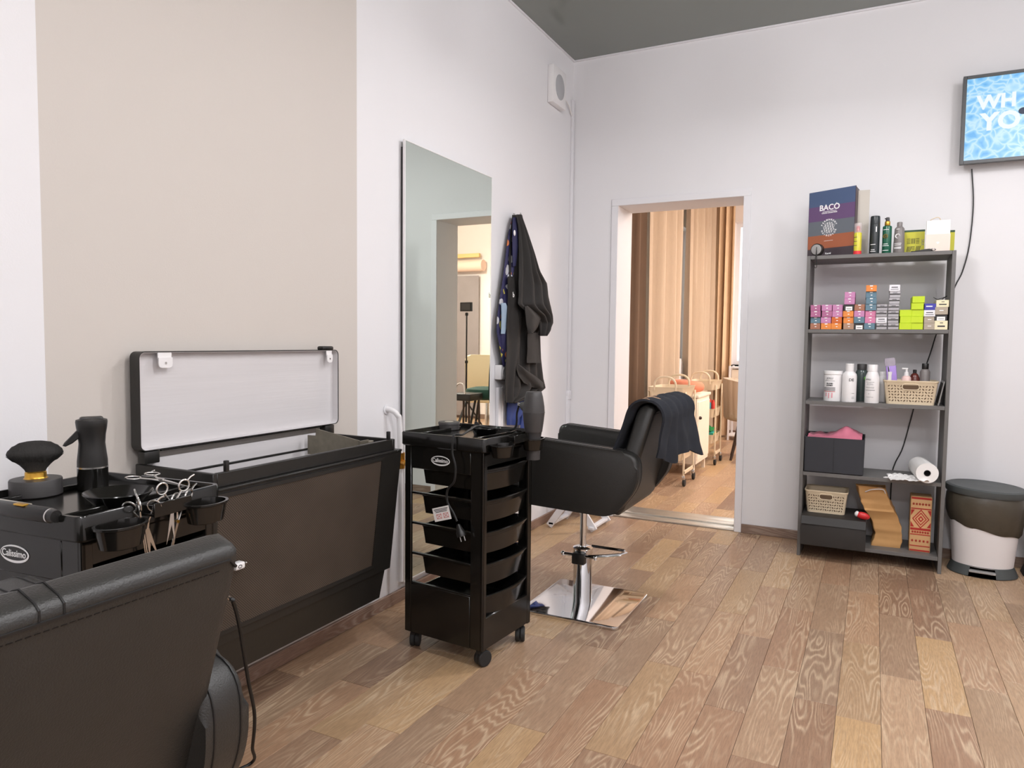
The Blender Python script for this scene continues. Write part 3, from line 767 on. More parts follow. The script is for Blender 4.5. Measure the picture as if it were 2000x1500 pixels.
mb = MB(); mb.lathe([(.0328, .056), (.0325, .07), (.030, .092), (.028, .112), (.0295, .132), (.0325, .150), (.034, .163), (.033, .168), (.02, .172)], (0, 0, 0), 32, 1., .85); hd_ = mb.build('spray_head', 'black_plastic', t)
mb = MB(); mb.prism([(-.024, .150), (-.026, .126), (-.040, .114), (-.054, .107), (-.060, .109), (-.056, .116), (-.034, .140)], 'y', -.008, .008, .002, seg=1); mb.build('trigger', 'black_plastic', t)
mb = MB(); mb.box((.0, 0, .169), (.05, .03, .012), .005); mb.build('nozzle_cap', 'black_plastic', t)
bowl('wide black dye bowl on the near trolley behind the scissors', at(232, 985, 'z', TRAY_Z)*1.0, .07, .028)
p = at(60, 1001, 'z', TRAY_Z+.016)
t = thing('hair_clipper', 'cylindrical black hair clipper lying along the near trolley edge', 'hair clipper', p, T1R-.02)
mb = MB(); mb.tube([(-.11, 0, 0), (-.1, 0, 0), (.055, 0, 0), (.058, 0, 0)], [.012, .0155, .0155, .014], 20); mb.build('body', 'black_plastic', t)
mb = MB(); mb.tube([(.058, 0, 0), (.062, 0, 0)], [.0145, .0145], 20); mb.build('end_ring', 'steel', t)
mb = MB(); mb.tube([(.062, 0, 0), (.075, 0, 0)], [.013, .012], 20); mb.build('end_cap', 'black_plastic', t)
mb = MB(); mb.box((-.02, -.006, .0155), (.03, .012, .004), .001, seg=1); mb.build('clip', 'gold', t)
comb('thin grey tail comb on the outer edge of the near trolley', on1(-.05, -TD/2+.012, .8505), T1R-.02, .15, 'alu')

def scissors(label, c, right, up, open_deg=14, s=1.):
    """rings at +up, blades at -up; pivot at the origin"""
    t = thing('scissors', label, 'scissors', c, 0, 'hairdressing scissors in the near trolley')
    n = Vector(right).normalized().cross(Vector(up).normalized())
    for k, sg in enumerate((-1, 1)):
        M0 = frame((0, 0, 0), right, up) @ Matrix.Rotation(math.radians(-open_deg/2*sg*.6), 4, 'Z') @ Matrix.Translation((0, 0, .0014*sg)) @ Matrix.Scale(s, 4)
        mb = MB(); mb.prism([(-.0045*sg, .006), (.004*sg, .004), (.0045*sg, -.02), (.0008*sg, -.072), (-.003*sg, -.02)], 'z', -.001, .001, M=M0)
        bl = mb.build('blade', 'steel', t)
        mb = MB(); mb.tube([M0 @ Vector((0, .003, 0)), M0 @ Vector((.003*sg, .022, 0)), M0 @ Vector((.012*sg, .043, 0))], [.0035, .0028, .0026], 8)
        mb.tube([M0 @ Vector((.016*sg+.0122*math.cos(a*PI/12), .055+.0125*math.sin(a*PI/12), 0)) for a in range(24)], .0021, 8, closed=True)
        if sg > 0: mb.tube([M0 @ Vector((.022*sg, .066, 0)), M0 @ Vector((.028*sg, .074, 0)), M0 @ Vector((.036*sg, .079, 0))], .0019, 8)
        mb.build('handle', 'steel', bl)
    mb = MB(); mb.cyl(-n*.004*s, n*.004*s, .0038*s, seg=12); mb.build('pivot_screw', 'gold' if 'gold' in label else 'steel', t)
    return t
yd = Matrix.Rotation(T1R, 3, 'Z') @ Vector((0, 1, 0)); xd = Matrix.Rotation(T1R, 3, 'Z') @ Vector((1, 0, 0))
def place_sc(px, py, out, right, up, label, op, s=1.):
    ref = on1(TW/2+out, 0, 0)
    # plane parallel to the trolley's drawer side
    d = FWD+RIGHT*((px-1000)/F_PX)+DOWN*((py-750)/F_PX); tt = (ref-CAM).dot(xd)/d.dot(xd)
    return scissors(label, CAM+d*tt, right, up, op, s)
Z = Vector((0, 0, 1))
place_sc(288, 1034, .024, yd*.75+xd*.6, Z-yd*.25, 'steel scissors hanging nearest the front cup ring, blades down', 26)
place_sc(278, 1030, .014, yd*.5-xd*.8, Z-yd*.15, 'steel scissors hanging behind the front pair, rings edge-on', 14)
place_sc(336, 998, .034, yd+xd*.2, Z+yd*.08, 'steel scissors with two round rings standing upright in the slots', 30)
place_sc(346, 1018, .026, yd-xd*.2, Z+yd*.28, 'steel scissors with curved finger rest and gold screw', 20)
p = at(350, 945, 'z', TRAY_Z+.012)
t = scissors('open steel scissors lying flat along the back edge of the near trolley', on1(.06, .135, TRAY_Z+.022), Vector((.15, 1, 0)), -xd+Vector((0, 0, .1)), 12, 1.2)

# black power cable hanging from the near trolley down to the floor
pts = [at(448, 1168, 'x', .62), at(456, 1178, 'x', .615), at(466, 1215, 'x', .60), at(476, 1275, 'x', .575), at(486, 1335, 'x', .545), at(496, 1385, 'x', .52), at(497, 1420, 'x', .50)]
q = at(491, 1490, 'z', .006); pts += [at(493, 1460, 'x', .45), q, q+Vector((-.03, -.12, 0)), q+Vector((-.02, -.3, 0))]
pts = [on1(.10, TD/2+.012, .60)]+pts
mb = MB(); mb.tube(smooth_path(pts, 6), .0045, 8); c = tag(mb.build('power_cable', 'cable_black', None), 'black power cable hanging beside the near chair down to the floor', 'cable')
mb = MB(); mb.cyl(pts[1]+Vector((0, 0, .0)), pts[1]+Vector((.004, -.012, .01)), .006, seg=10); mb.build('ferrule', 'steel', c)

# ------------------------------------------------------------------ on the left wall: capes, socket, pipes, speaker
mat('print_navy', (36,36,74), .75, bump=.3, bscale=300, var=.2)
def printed_cape_mat():
    m = bpy.data.materials.new('printed_cape'); m.use_nodes = True; MATS['printed_cape'] = m
    nt = m.node_tree; N = nt.nodes; L = nt.links; b = N['Principled BSDF']
    tc = N.new('ShaderNodeTexCoord'); v = N.new('ShaderNodeTexVoronoi'); v.inputs['Scale'].default_value = 22
    L.new(tc.outputs['Object'], v.inputs['Vector'])
    r = N.new('ShaderNodeValToRGB'); e = r.color_ramp.elements; r.color_ramp.interpolation = 'CONSTANT'
    e[0].position = 0; e[0].color = (*lin((40,38,78)), 1); e[1].position = .45; e[1].color = (*lin((196,110,60)), 1)
    for pos, c in ((.6, (190,180,80)), (.75, (190,190,195)), (.88, (60,80,140)), (.94, (170,60,50))):
        x = e.new(pos); x.color = (*lin(c), 1)
    sp = N.new('ShaderNodeSeparateColor'); L.new(v.outputs['Color'], sp.inputs[0]); 
    d = N.new('ShaderNodeMath'); d.operation = 'LESS_THAN'; d.inputs[1].default_value = .5; L.new(v.outputs['Distance'], d.inputs[0])
    mx = N.new('ShaderNodeMix'); mx.data_type = 'RGBA'; mx.inputs[6].default_value = (*lin((40,38,78)), 1)
    L.new(sp.outputs[0], r.inputs[0]); L.new(r.outputs[0], mx.inputs[7]); L.new(d.outputs[0], mx.inputs[0]); L.new(mx.outputs[2], b.inputs['Base Color']); b.inputs['Roughness'].default_value = .7
printed_cape_mat()
def drape(name, rows, x0, x1, folds, amp, m, parent, seed=0., nu=26, nv=40, thick=.004, bulge=.03, lag=0.):
    """cloth hanging against the left wall; rows = (photo y, left x, right x); x grows from x0 (top) to x1 (bottom)"""
    def fn(u, v):
        k = v*(len(rows)-1); i = min(int(k), len(rows)-2); f = k-i
        py, l, r = [rows[i][q]*(1-f)+rows[i+1][q]*f for q in range(3)]
        xb = x0+(x1-x0)*min(1, v*1.4)
        a, b = at(l, py, 'x', xb), at(r, py, 'x', xb); p = a.lerp(b, u)
        A = amp*min(1, v*3+.15)
        p.x += bulge*math.sin(PI*u)*min(1, v*4+.2)+A*math.sin(folds*2*PI*u+seed+lag*v)+.5*A*mnoise.noise(Vector((u*5+seed, v*4, seed)))
        p.x = max(.008, p.x)
        return p
    mb = MB(); mb.grid(fn, nu, nv, thick); return mb.build(name, m, parent, angle=70)
t = thing('coat_hook', 'small dark wall hook above the hanging capes', 'hook', at(1003, 425, 'x', .0))
MB().box((.003, 0, 0), (.006, .02, .05), .002).build('plate', 'steel', t)
mb = MB(); mb.tube(smooth_path([(.004, 0, .005), (.03, 0, -.012), (.045, 0, .0), (.045, 0, .025)], 5), .004, 8); mb.build('prong', 'steel', t)
t = thing('printed_cape', 'navy cape with orange and yellow print hanging behind the black capes', 'cape', (0, 0, 0))
drape('cloth', [(425, 1000, 1014), (455, 992, 1014), (500, 985, 1010), (560, 977, 1004), (620, 969, 1000), (650, 968, 994), (690, 976, 990), (715, 980, 988)], .02, .035, 2.4, .007, 'printed_cape', t, 1., bulge=.02)
drape('lining', [(592, 978, 986), (610, 978, 996), (630, 978, 993), (652, 977, 984)], .052, .05, 1., .003, 'cloth_pale', t, 2., 8, 10, bulge=.01)
mb = MB(); pb = at(1005, 455, 'x', .066); mb.sphere(pb, (.004, .012, .017), 12); mb.build('snap_button', 'white_plastic', t)
drape('collar', [(425, 1001, 1008), (450, 1000, 1011), (480, 1000, 1011), (520, 1001, 1006)], .045, .06, 1.0, .002, 'print_navy', t, .4, 8, 12, bulge=.006)
t = thing('black_cape', 'large black hairdressing cape hanging in folds from the wall hook', 'cape', (0, 0, 0))
drape('cloth', [(420, 1000, 1018), (450, 996, 1024), (500, 991, 1036), (550, 990, 1049), (600, 988, 1058), (650, 986, 1052), (700, 985, 1054), (740, 984, 1058), (757, 984, 1062), (775, 985, 1040), (786, 986, 1000)], .025, .05, 4.2, .014, 'cloth_black', t, .8, 60, 60, bulge=.03, lag=1.5)
drape('left_fold', [(540, 991, 1004), (580, 990, 1008), (640, 987, 1016), (680, 987, 1014), (720, 985, 1006), (760, 984, 1002), (786, 985, 999)], .055, .07, 1.2, .008, 'cloth_black', t, 2.4, 18, 36, bulge=.014)
drape('lower_flap', [(712, 1008, 1012), (722, 1008, 1026), (735, 1012, 1046), (748, 1022, 1062), (757, 1040, 1062)], .085, .09, 1.2, .006, 'cloth_black', t, 3.1, 18, 16, bulge=.012)
drape('tie_end', [(650, 1029, 1049), (680, 1028, 1052), (705, 1027, 1054), (709, 1027, 1055)], .10, .10, .8, .004, 'cloth_black', t, 1.2, 10, 12, bulge=.008)
mb = MB(); text('cape_monogram', 'b', .042, 'white_print', t, frame(at(1003, 576, 'x', .102), (0, 1, 0), (0, 0, 1)), .0006)
t = thing('short_black_cape', 'shorter black cape with pointed side hanging in front of the long one', 'cape', (0, 0, 0))
drape('cloth', [(419, 1008, 1017), (450, 1012, 1026), (490, 1012, 1038), (530, 1010, 1050), (555, 1008, 1066), (580, 1009, 1068), (594, 1008, 1071), (604, 1018, 1073), (616, 1040, 1074), (630, 1049, 1074), (645, 1050, 1068), (655, 1051, 1058)], .06, .105, 3.6, .017, 'cloth_black', t, .2, 60, 50, bulge=.03, lag=1.)
drape('point', [(598, 1024, 1030), (620, 1025, 1058), (640, 1028, 1050), (651, 1031, 1040)], .125, .13, .8, .006, 'cloth_black', t, .3, 14, 14, bulge=.012)
t = thing('blue_cape', 'blue cape hem showing below the black capes', 'cape', (0, 0, 0))
drape('cloth', [(700, 994, 1048), (770, 990, 1046), (800, 989, 1040), (818, 988, 1020), (830, 989, 1016)], .016, .02, 2.2, .006, 'cloth_blue', t, .5, 26, 20, bulge=.012)
drape('strap', [(770, 1022, 1034), (815, 1018, 1030), (862, 1012, 1024)], .034, .03, .6, .002, 'cloth_blue', t, .5, 6, 14, bulge=.004)
# socket with trunking below
pz = at(966, 727, 'x', .0)
t = thing('wall_socket', 'white surface-mounted wall socket beside the mirror', 'socket', (0, pz.y+.035, pz.z))
MB().box((.022, 0, 0), (.044, .078, .082), .006).build('housing', 'white_plastic', t)
M = frame((.0445, 0, 0), (0, 1, 0), (0, 0, 1)); mb = MB(); mb.lathe([(.027, 0), (.027, .004), (.022, .004), (.02, -.006)], (0, 0, 0), 24, M=M); so = mb.build('insert', 'white_plastic', t)
for s in (-1, 1): MB().cyl((.041, s*.0095, 0), (.0425, s*.0095, 0), .003, seg=8).build('hole', 'black_plastic', so)
mb = MB()
mb.box((.010, pz.y+.03, .5), (.020, .035, .87), .003); struct(mb.build('trim_6', 'trim_white'))
mb = MB(); mb.box((.007, pz.y+.075, .5), (.013, .02, .87), .003); struct(mb.build('trim_7', 'trim_white'))
# heating pipe left of the mirror, with brass valve
t = thing('heating_pipe', 'white heating pipe curving out of the wall left of the mirror', 'pipe', (0, -2.085, 0))
mb = MB(); mb.tube(smooth_path([(-.02, -.035, .893), (.025, -.03, .89), (.052, -.02, .868), (.056, -.01, .82), (.056, .0, .5), (.056, .0, .12)], 6), .012, 12); mb.build('pipe', 'white_plastic', t)
mb = MB(); mb.cyl((.056, .0, .63), (.056, .0, .70), .018, seg=12); mb.cyl((.056, -.0, .66), (.095, -.02, .66), .011, seg=10); mb.sphere((.1, -.02, .66), .015, 10); mb.build('valve', 'brass', t)
mb = MB(); mb.lathe([(.012, 0), (.022, 0), (.022, .004)], M=frame((0.001, -.032, .892), (0, 1, 0), (0, 0, 1))); mb.build('wall_collar', 'trim_white', t)
# loudspeaker high in the corner
a, b = at(1081, 126, 'x', .04), at(1105, 208, 'x', .04)
t = thing('wall_speaker', 'square white loudspeaker with round grey grille high by the corner', 'loudspeaker', (0, (a.y+b.y)/2, (a.z+b.z)/2-.01))
sz = (b.y-a.y); hz = .235
MB().box((.021, 0, 0), (.042, sz, hz), .006).build('cabinet', 'white_plastic', t)
mat('grille_grey', (176,177,180), .6, bump=.5, bscale=900, var=.06)
mb = MB(); mb.lathe([(.066, .0), (.066, .003), (.06, .0045), (.02, .006)], (0, 0, 0), 36, 1.05, 1.2, M=frame((.0415, .0, 0), (0, 1, 0), (0, 0, 1))); mb.build('grille', 'grille_grey', t)
mb = MB(); mb.tube(smooth_path([(.02, sz/2-.002, -.035), (.022, sz/2+.06, -.04), (.016, sz/2+.13, -.06), (.012, sz/2+.175, -.095)], 6), .005, 8); mb.build('lead', 'cable_white', t)
# white folding wooden stand behind the far chair
t = thing('folding_stand', 'low white wooden folding stand with crossed legs behind the far chair', 'stand', (.23, -.36, 0))
def slat(p0, p1, w, th, nrm):
    p0, p1 = Vector(p0), Vector(p1); u = (p1-p0); L = u.length
    mb = MB(); mb.box((0, 0, 0), (w, L, th), .002, seg=1, M=frame((p0+p1)/2, Vector(nrm).cross(u), u)); return mb
for s in (-.12, .14):
    slat((-.15, s-.012, .012), (.12, s-.012, .40), .045, .016, (0, 1, 0)).build('leg', 'trim_white', t)
    slat((.15, s+.01, .012), (-.12, s+.01, .40), .045, .016, (0, 1, 0)).build('leg', 'trim_white', t)
    mb = MB(); mb.cyl((0, s-.024, .206), (0, s+.022, .206), .006, seg=8); mb.build('bolt', 'steel', t)
for x, z in ((-.135, .03), (.135, .03), (.115, .40), (-.115, .40)):
    slat((x, -.14, z), (x, .16, z), .016, .034, (1, 0, 0)).build('crossbar', 'trim_white', t)

# ------------------------------------------------------------------ shelving unit
SX0, SX1, SY0, SY1 = 1.559, 2.268, -.355, -.045
SHELF_Z = [1.688, 1.282, .884, .482, .088]; ST = .02
t = thing('shelf_unit', 'tall dark grey open shelving unit without back, beside the waste bin', 'shelf', ((SX0+SX1)/2, (SY0+SY1)/2, 0))
shelf_unit = t
for s in (-1, 1): MB().box((s*((SX1-SX0)/2-.009), 0, SHELF_Z[0]/2), (.018, SY1-SY0, SHELF_Z[0]), .001, seg=1).build('side_board', 'shelf_grey', t)
for z in SHELF_Z: MB().box((0, 0, z-ST/2), (SX1-SX0-.037, SY1-SY0-.002, ST), .001, seg=1).build('shelf_board', 'shelf_grey', t)
def sp(px, z, y=-.30, py=None):
    """point on a shelf: photo column px at shelf height z, depth y"""
    p = at(px, 640 if py is None else py, 'y', y); 
    for _ in range(3):
        # slide along the photo column until the height is z
        a = at(px, 200, 'y', y); b = at(px, 1200, 'y', y); f = (z-a.z)/(b.z-a.z); p = a.lerp(b, f)
    return p

# hair dye boxes on the second shelf
BOXC = {'L': ('lilac', (190,128,170)), 'M': ('mauve', (168,100,138)), 'O': ('orange', (222,134,60)), 'D': ('dark orange', (200,100,40)), 'B': ('slate blue', (92,122,138)), 'N': ('brown', (160,108,84)),
        'T': ('tan', (168,132,108)), 'K': ('black', (40,38,38)), 'S': ('silver', (170,168,170)), 'W': ('white', (225,224,228)), 'G': ('lime green', (190,214,30)), 'E': ('taupe', (168,156,140)), 'P': ('pink', (206,124,160)), 'V': ('violet-blue', (62,62,160)), 'C': ('cream', (232,222,186))}
for k, (n, c) in BOXC.items(): mat('box_'+n.replace(' ', '_'), c, .25 if k == 'S' else .5, .75 if k == 'S' else 0., bump=.03, var=.03)
COLS = [('NBMM', 1591.5), ('OLML', 1613.5), ('ODLL', 1634.5), ('TOOKLL', 1656.5), ('KBLN', 1677.5), ('BPPBBBO', 1699), ('SWSS', 1721.5), ('SSSSSSW', 1744), ('GGG', 1768), ('GGGGG', 1791), ('EEWV', 1814.5), ('CKEC', 1839)]
BW_, BH_, BD_ = .0515, .0335, .17
NTH = ['first', 'second', 'third', 'fourth', 'fifth', 'sixth', 'seventh']
CTH = ['first', 'second', 'third', 'fourth', 'fifth', 'sixth', 'seventh', 'eighth', 'ninth', 'tenth', 'eleventh', 'last']
rb = random.Random(5)
box_mesh = {}
def dye_box(kind, w, h, d):
    key = (kind, w, h)
    if key in box_mesh: return box_mesh[key]
    mb = MB(); mb.box((0, 0, h/2), (w, d, h), .0012, seg=1); bmesh.ops.recalc_face_normals(mb.bm, faces=mb.bm.faces[:])
    me = bpy.data.meshes.new('hair_dye_box'); mb.bm.to_mesh(me); mb.bm.free(); me.materials.append(MATS['box_'+BOXC[kind][0].replace(' ', '_')])
    parts = []
    def flat(nm, x0, x1, z0, z1, m, off=.0004):
        q = MB(); q.box(((x0+x1)/2, -d/2-off/2, (z0+z1)/2), (x1-x0, off, z1-z0)); e = bpy.data.meshes.new(nm); q.bm.to_mesh(e); q.bm.free(); e.materials.append(MATS[m]); parts.append((nm, e))
    if kind in 'LMODBNTP':
        flat('brand_mark', -.007, .007, h-.0062, h-.0012, 'white_print'); flat('shade_mark', -.002, .006, h*.38, h*.5, 'white_print')
    elif kind == 'K':
        flat('paper_label', -w*.3, w*.34, .001, h*.66, 'paper_white'); flat('print_line', -w*.2, w*.24, h*.26, h*.34, 'label_print', .0008)
    elif kind == 'W':
        flat('print_line', -w*.3, w*.3, h*.55, h*.68, 'label_print'); flat('print_line', -w*.36, w*.36, h*.26, h*.34, 'label_print')
    elif kind == 'S':
        flat('dark_band', -w*.47, w*.47, h*.42, h*.62, 'dark_grey_plastic'); flat('print_line', -w*.2, w*.2, h*.68, h*.76, 'label_print')
    elif kind == 'C':
        flat('print_line', -w*.28, w*.3, h*.3, h*.46, 'label_print'); flat('print_line', -w*.1, w*.14, h*.72, h*.8, 'label_print')
    elif kind == 'V':
        flat('white_letters', -w*.36, w*.2, h*.5, h*.66, 'white_print')
    elif kind == 'E':
        flat('print_line', -w*.16, w*.16, h*.5, h*.6, 'white_print')
    elif kind == 'G':
        flat('fold_line', -w*.48, w*.48, h*.9, h*.915, 'box_lime_green')
    box_mesh[key] = (me, parts); return box_mesh[key]
for ci, (stack, px) in enumerate(COLS):
    z = SHELF_Z[1]
    for k, ch in enumerate(stack):
        w, h = BW_, BH_
        if ci == 8 or ci == 9: w, h = .0565, .0345
        if ci == 11: w, h = .058, (.046, .031, .0385, .0365)[k]
        y = -.262+rb.uniform(-.008, .004)
        p = sp(px, SHELF_Z[1]+.02, y-BD_/2); x = p.x+rb.uniform(-.0015, .0015)
        if (ci, k) in ((3, 4), (3, 5)): x += .002
        if ci == 7 and k > 3: x += .002
        if ci == 11: x -= .004
        if ci == 11 and k == 3: x += .003
        me, parts = dye_box(ch, w, h, BD_)
        o = bpy.data.objects.new('hair_dye_box', me); COL.objects.link(o); o.location = (x, y, z+.0002); o.rotation_euler = (0, 0, rb.uniform(-.02, .02))
        pos = 'bottom layer' if k == 0 else ('topmost' if k == len(stack)-1 else '%s layer up' % NTH[k])
        tag(o, '%s hair dye box, %s column from shelf left, %s' % (BOXC[ch][0], CTH[ci], pos), 'box', 'hair dye boxes on the second shelf')
        for nm, e in parts:
            c = bpy.data.objects.new(nm, e); COL.objects.link(c); c.parent = o
        z += h+.0004
# black elastic loop on the last column
p = sp(1828, SHELF_Z[1]+.1565, -.3)
mb = MB(); mb.tube(smooth_path([p+Vector(v) for v in ((-.012, 0, .014), (.004, -.01, .003), (.02, -.012, .006), (.038, -.004, .013), (.05, .02, .02), (.03, .04, .005))], 6), .0018, 6)
tag(mb.build('elastic_band', 'cable_black', None), 'thin black elastic band on the last dye box column', 'band')

# ---- top shelf
TZ = SHELF_Z[0]
# colour chart binder: dark striped cover, open like a book
a, b = at(1577, 500, 'y', -.30), at(1668, 497, 'y', -.22)
A = at(1576.5, 505, 'y', -.20); A.z = TZ+.001; B = at(1667, 499, 'y', -.325); B.z = TZ+.001; Hc = .372
u = (B-A).normalized(); nrm = Vector((u.y, -u.x, 0))
t = thing('colour_chart_binder', 'dark striped hair colour chart binder standing open on the top shelf', 'binder', A)
Mb = frame((0, 0, 0), u, (0, 0, 1)); Lc = (B-A).length
cov = MB().box((Lc/2, Hc/2, -.002), (Lc, Hc, .004), M=Mb).build('cover', mat('cover_plum', (70,54,62), .45, bump=.03), t, False)
BANDS = [(0, .135, (64,54,60)), (.135, .335, (158,90,60)), (.335, .55, (98,104,112)), (.55, .77, (98,72,112)), (.77, 1.0, (70,88,122))]
for i, (f0, f1, c) in enumerate(BANDS):
    mat('cover_band_%d' % i, c, .45, bump=.03)
    MB().box((Lc/2, Hc*(f0+f1)/2, .0006), (Lc-.004, Hc*(f1-f0), .0008), M=Mb).build('cover_band', 'cover_band_%d' % i, cov, False)
T_ = lambda x, y: Mb @ Matrix.Translation((x*Lc, y*Hc, .0013))
text('cover_title', 'BACO', .044, 'white_print', cov, T_(.46, .74), bold=.0009)
MB().box((.46*Lc, .685*Hc, .0013), (.082, .0022, .0004), M=Mb).build('title_rule', 'white_print', cov, False)
text('cover_subtitle', 'COLOR COLLECTION', .0092, 'white_print', cov, T_(.46, .662), bold=.0003)
MB().box((.605*Lc, .795*Hc, .0013), (.007, .0018, .0004), M=Mb).build('title_mark', 'white_print', cov, False)
cx, cy, R = .46*Lc, .44*Hc, .044
for word, a0, a1, flip in (('PERMANENT', 158, 22, 1), ('HAIRCOLOR', 202, 338, -1)):
    for i, ch in enumerate(word):
        a = math.radians(a0+(a1-a0)*i/(len(word)-1))
        M = Mb @ Matrix.Translation((cx+R*math.cos(a), cy+R*math.sin(a), .0013)) @ Matrix.Rotation(a-PI/2 if flip > 0 else a+PI/2, 4, 'Z')
        text('ring_letter', ch, .0135, 'white_print', cov, M, bold=.0004)
rl = random.Random(4)
mb = MB()
for k in range(17):
    xx = -.030+k*.00375; hh = math.sqrt(max(0, .0325**2-xx**2))
    if hh < .006: continue
    pts = [Mb @ Vector((cx+xx+.0035*math.sin(k*1.7+j*.9), cy-hh+2*hh*j/8, .0014)) for j in range(9)]
    mb.tube(pts, .00075, 4)
o = mb.build('hair_emblem', 'white_print', cov, False); o['kind'] = 'stuff'
MB().box((.46*Lc, .245*Hc, .0013), (.052, .0016, .0004), M=Mb).build('web_line', 'white_print', cov, False)
text('maker_name', 'Kaaral', .0135, 'white_print', cov, T_(.46, .055), bold=.0003)
# open second half of the binder
A2 = Vector((Lc, 0, 0)); 
u2 = Vector((.062, .135, 0)).normalized() if False else Vector((-.55, .83, 0))
mb = MB(); M2 = frame(Mb @ Vector((Lc-.004, 0, -.004)), Vector((.12, 1.0, 0)), (0, 0, 1))
mb.box((.06, Hc/2, 0), (.12, Hc-.004, .004), M=M2); bc = mb.build('back_cover', 'cover_plum', t, False)
M3 = frame(Vector((B.x-A.x+.022, B.y-A.y+.09, 0)), (1, .1, 0), (0, 0, 1))
pg = MB().box((.0, Hc*.49, 0), (.09, Hc*.96, .003), M=M3).build('page', mat('page_grey', (196,190,180), .7, bump=.03), t, False)
for k in range(12):
    MB().box((.012, Hc*(.9-.055*k-(.05 if k > 3 else 0)), -.0019), (.026+.008*(k % 3), .0018, .0006), M=M3).build('page_line', 'label_print', pg, False)

def bottle(name, label, cat, p, prof, m, cap=None, seg=28, sx=1., sy=1., rz=0., extra=None, parts=('body', 'cap')):
    t = thing(name, label, cat, p, rz)
    MB().lathe(prof, (0, 0, 0), seg, sx, sy).build(parts[0], m, t)
    if cap: MB().lathe(cap[0], (0, 0, 0), seg, sx if len(cap) < 3 else 1, sy if len(cap) < 3 else 1).build(parts[1], cap[1], t)
    if extra: extra(t)
    return t
def curved_label(t, name, r, z0, z1, a0, a1, m, sy=1., n=10):
    """printed patch wrapped on the front of a round bottle; angles in degrees about -y"""
    def ring(rr, z): return [((rr)*math.sin(math.radians(a0+(a1-a0)*k/n)), -rr*sy*math.cos(math.radians(a0+(a1-a0)*k/n)), z) for k in range(n+1)]
    mb = MB(); mb.ring_faces([ring(r+.0004, z0), ring(r+.0004, z1)], False, False); return mb.build(name, m, t)
VA = -18   # the bottles' printed sides face the camera: slightly left of -y
mat('pb_yellow', (206,196,60), .35, bump=.02); mat('pb_red', (214,44,52), .4, bump=.02)
mat('clear_cap', (225,215,215), .08, alpha=.35, var=.01)
def ex(t):
    MB().lathe([(.0125, .125), (.009, .132), (.009, .15), (.006, .152)], seg=16).build('pump', 'pb_red', t)
    MB().lathe([(.0205, .0), (.0205, .018)], seg=24).build('foot', 'pb_red', t)
    for k in range(7): curved_label(t, 'print_line', .0192, .035+.011*k, .038+.011*k, -60+VA, 10+VA, 'label_print' if k % 2 else 'box_lime_green')
    MB().lathe([(.0195, .115), (.0195, .163), (.018, .167), (.004, .168)], seg=24, cap=False).build('clear_cover', 'clear_cap', t)
bottle('styling_bottle', 'slim yellow and red bottle with clear cap before the binder', 'bottle', Vector((sp(1671, TZ, -.338).x+.008, -.334, TZ)), [(.0185, .0), (.019, .01), (.019, .113), (.014, .12)], 'pb_yellow', extra=ex)
mat('can_black', (38,44,46), .35, bump=.02, var=.05)
def ex(t):
    MB().lathe([(.0242, .158), (.0245, .16), (.0235, .20), (.021, .2045), (.004, .205)], seg=28).build('cap', 'can_black', t)
    curved_label(t, 'side_mark', .0243, .118, .146, 28+VA, 40+VA, 'white_print')
    for z, a in ((.05, 30), (.022, 22), (.013, 34)): curved_label(t, 'print_line', .0248, z, z+.003, -a+VA, a+VA, 'white_print')
bottle('hairspray_can', 'tall charcoal hairspray can on the top shelf', 'can', Vector((sp(1707, TZ, -.30).x, -.30, TZ)), [(.0242, 0), (.0247, .004), (.0247, .155), (.0242, .158)], 'can_black', extra=ex)
mat('green_bottle', (22,88,66), .3, bump=.02)
def ex(t):
    MB().lathe([(.012, .150), (.0135, .152), (.0135, .17), (.011, .174)], seg=20).build('collar', 'gold', t)
    mb = MB(); mb.lathe([(.0095, .172), (.0095, .186), (.008, .194), (.004, .195)], seg=16); mb.box((-.006, -.004, .188), (.016, .01, .006), .002); mb.build('spray_head', 'dark_grey_plastic', t)
    M = frame(Vector((math.sin(math.radians(VA))*.0232, -math.cos(math.radians(VA))*.0232, .092)), (math.cos(math.radians(VA)), math.sin(math.radians(VA)), 0), (0, 0, 1))
    mb = MB(); mb.tube([M @ Vector((.0105*math.cos(a*PI/10), .0105*math.sin(a*PI/10), .0006)) for a in range(20)], .0013, 5, closed=True)
    for s in (-1, 1): mb.tube([M @ Vector((-.0065, -.005*s, .0008)), M @ Vector((0, .001*s, .0008)), M @ Vector((.0065, -.005*s, .0008))], .0012, 5)
    mb.build('emblem', 'gold', t)
    for z, a in ((.126, 36), (.05, 30), (.041, 42), (.016, 40)): curved_label(t, 'print_line', .0228, z, z+.0028, -a+VA, a+VA, 'white_print')
bottle('spray_bottle', 'green spray bottle with gold collar on the top shelf', 'bottle', Vector((sp(1731, TZ, -.30).x, -.30, TZ)), [(.021, 0), (.0225, .003), (.0225, .143), (.0205, .147), (.012, .151)], 'green_bottle', extra=ex)
mat('grey_bottle', (122,116,114), .4, bump=.03)
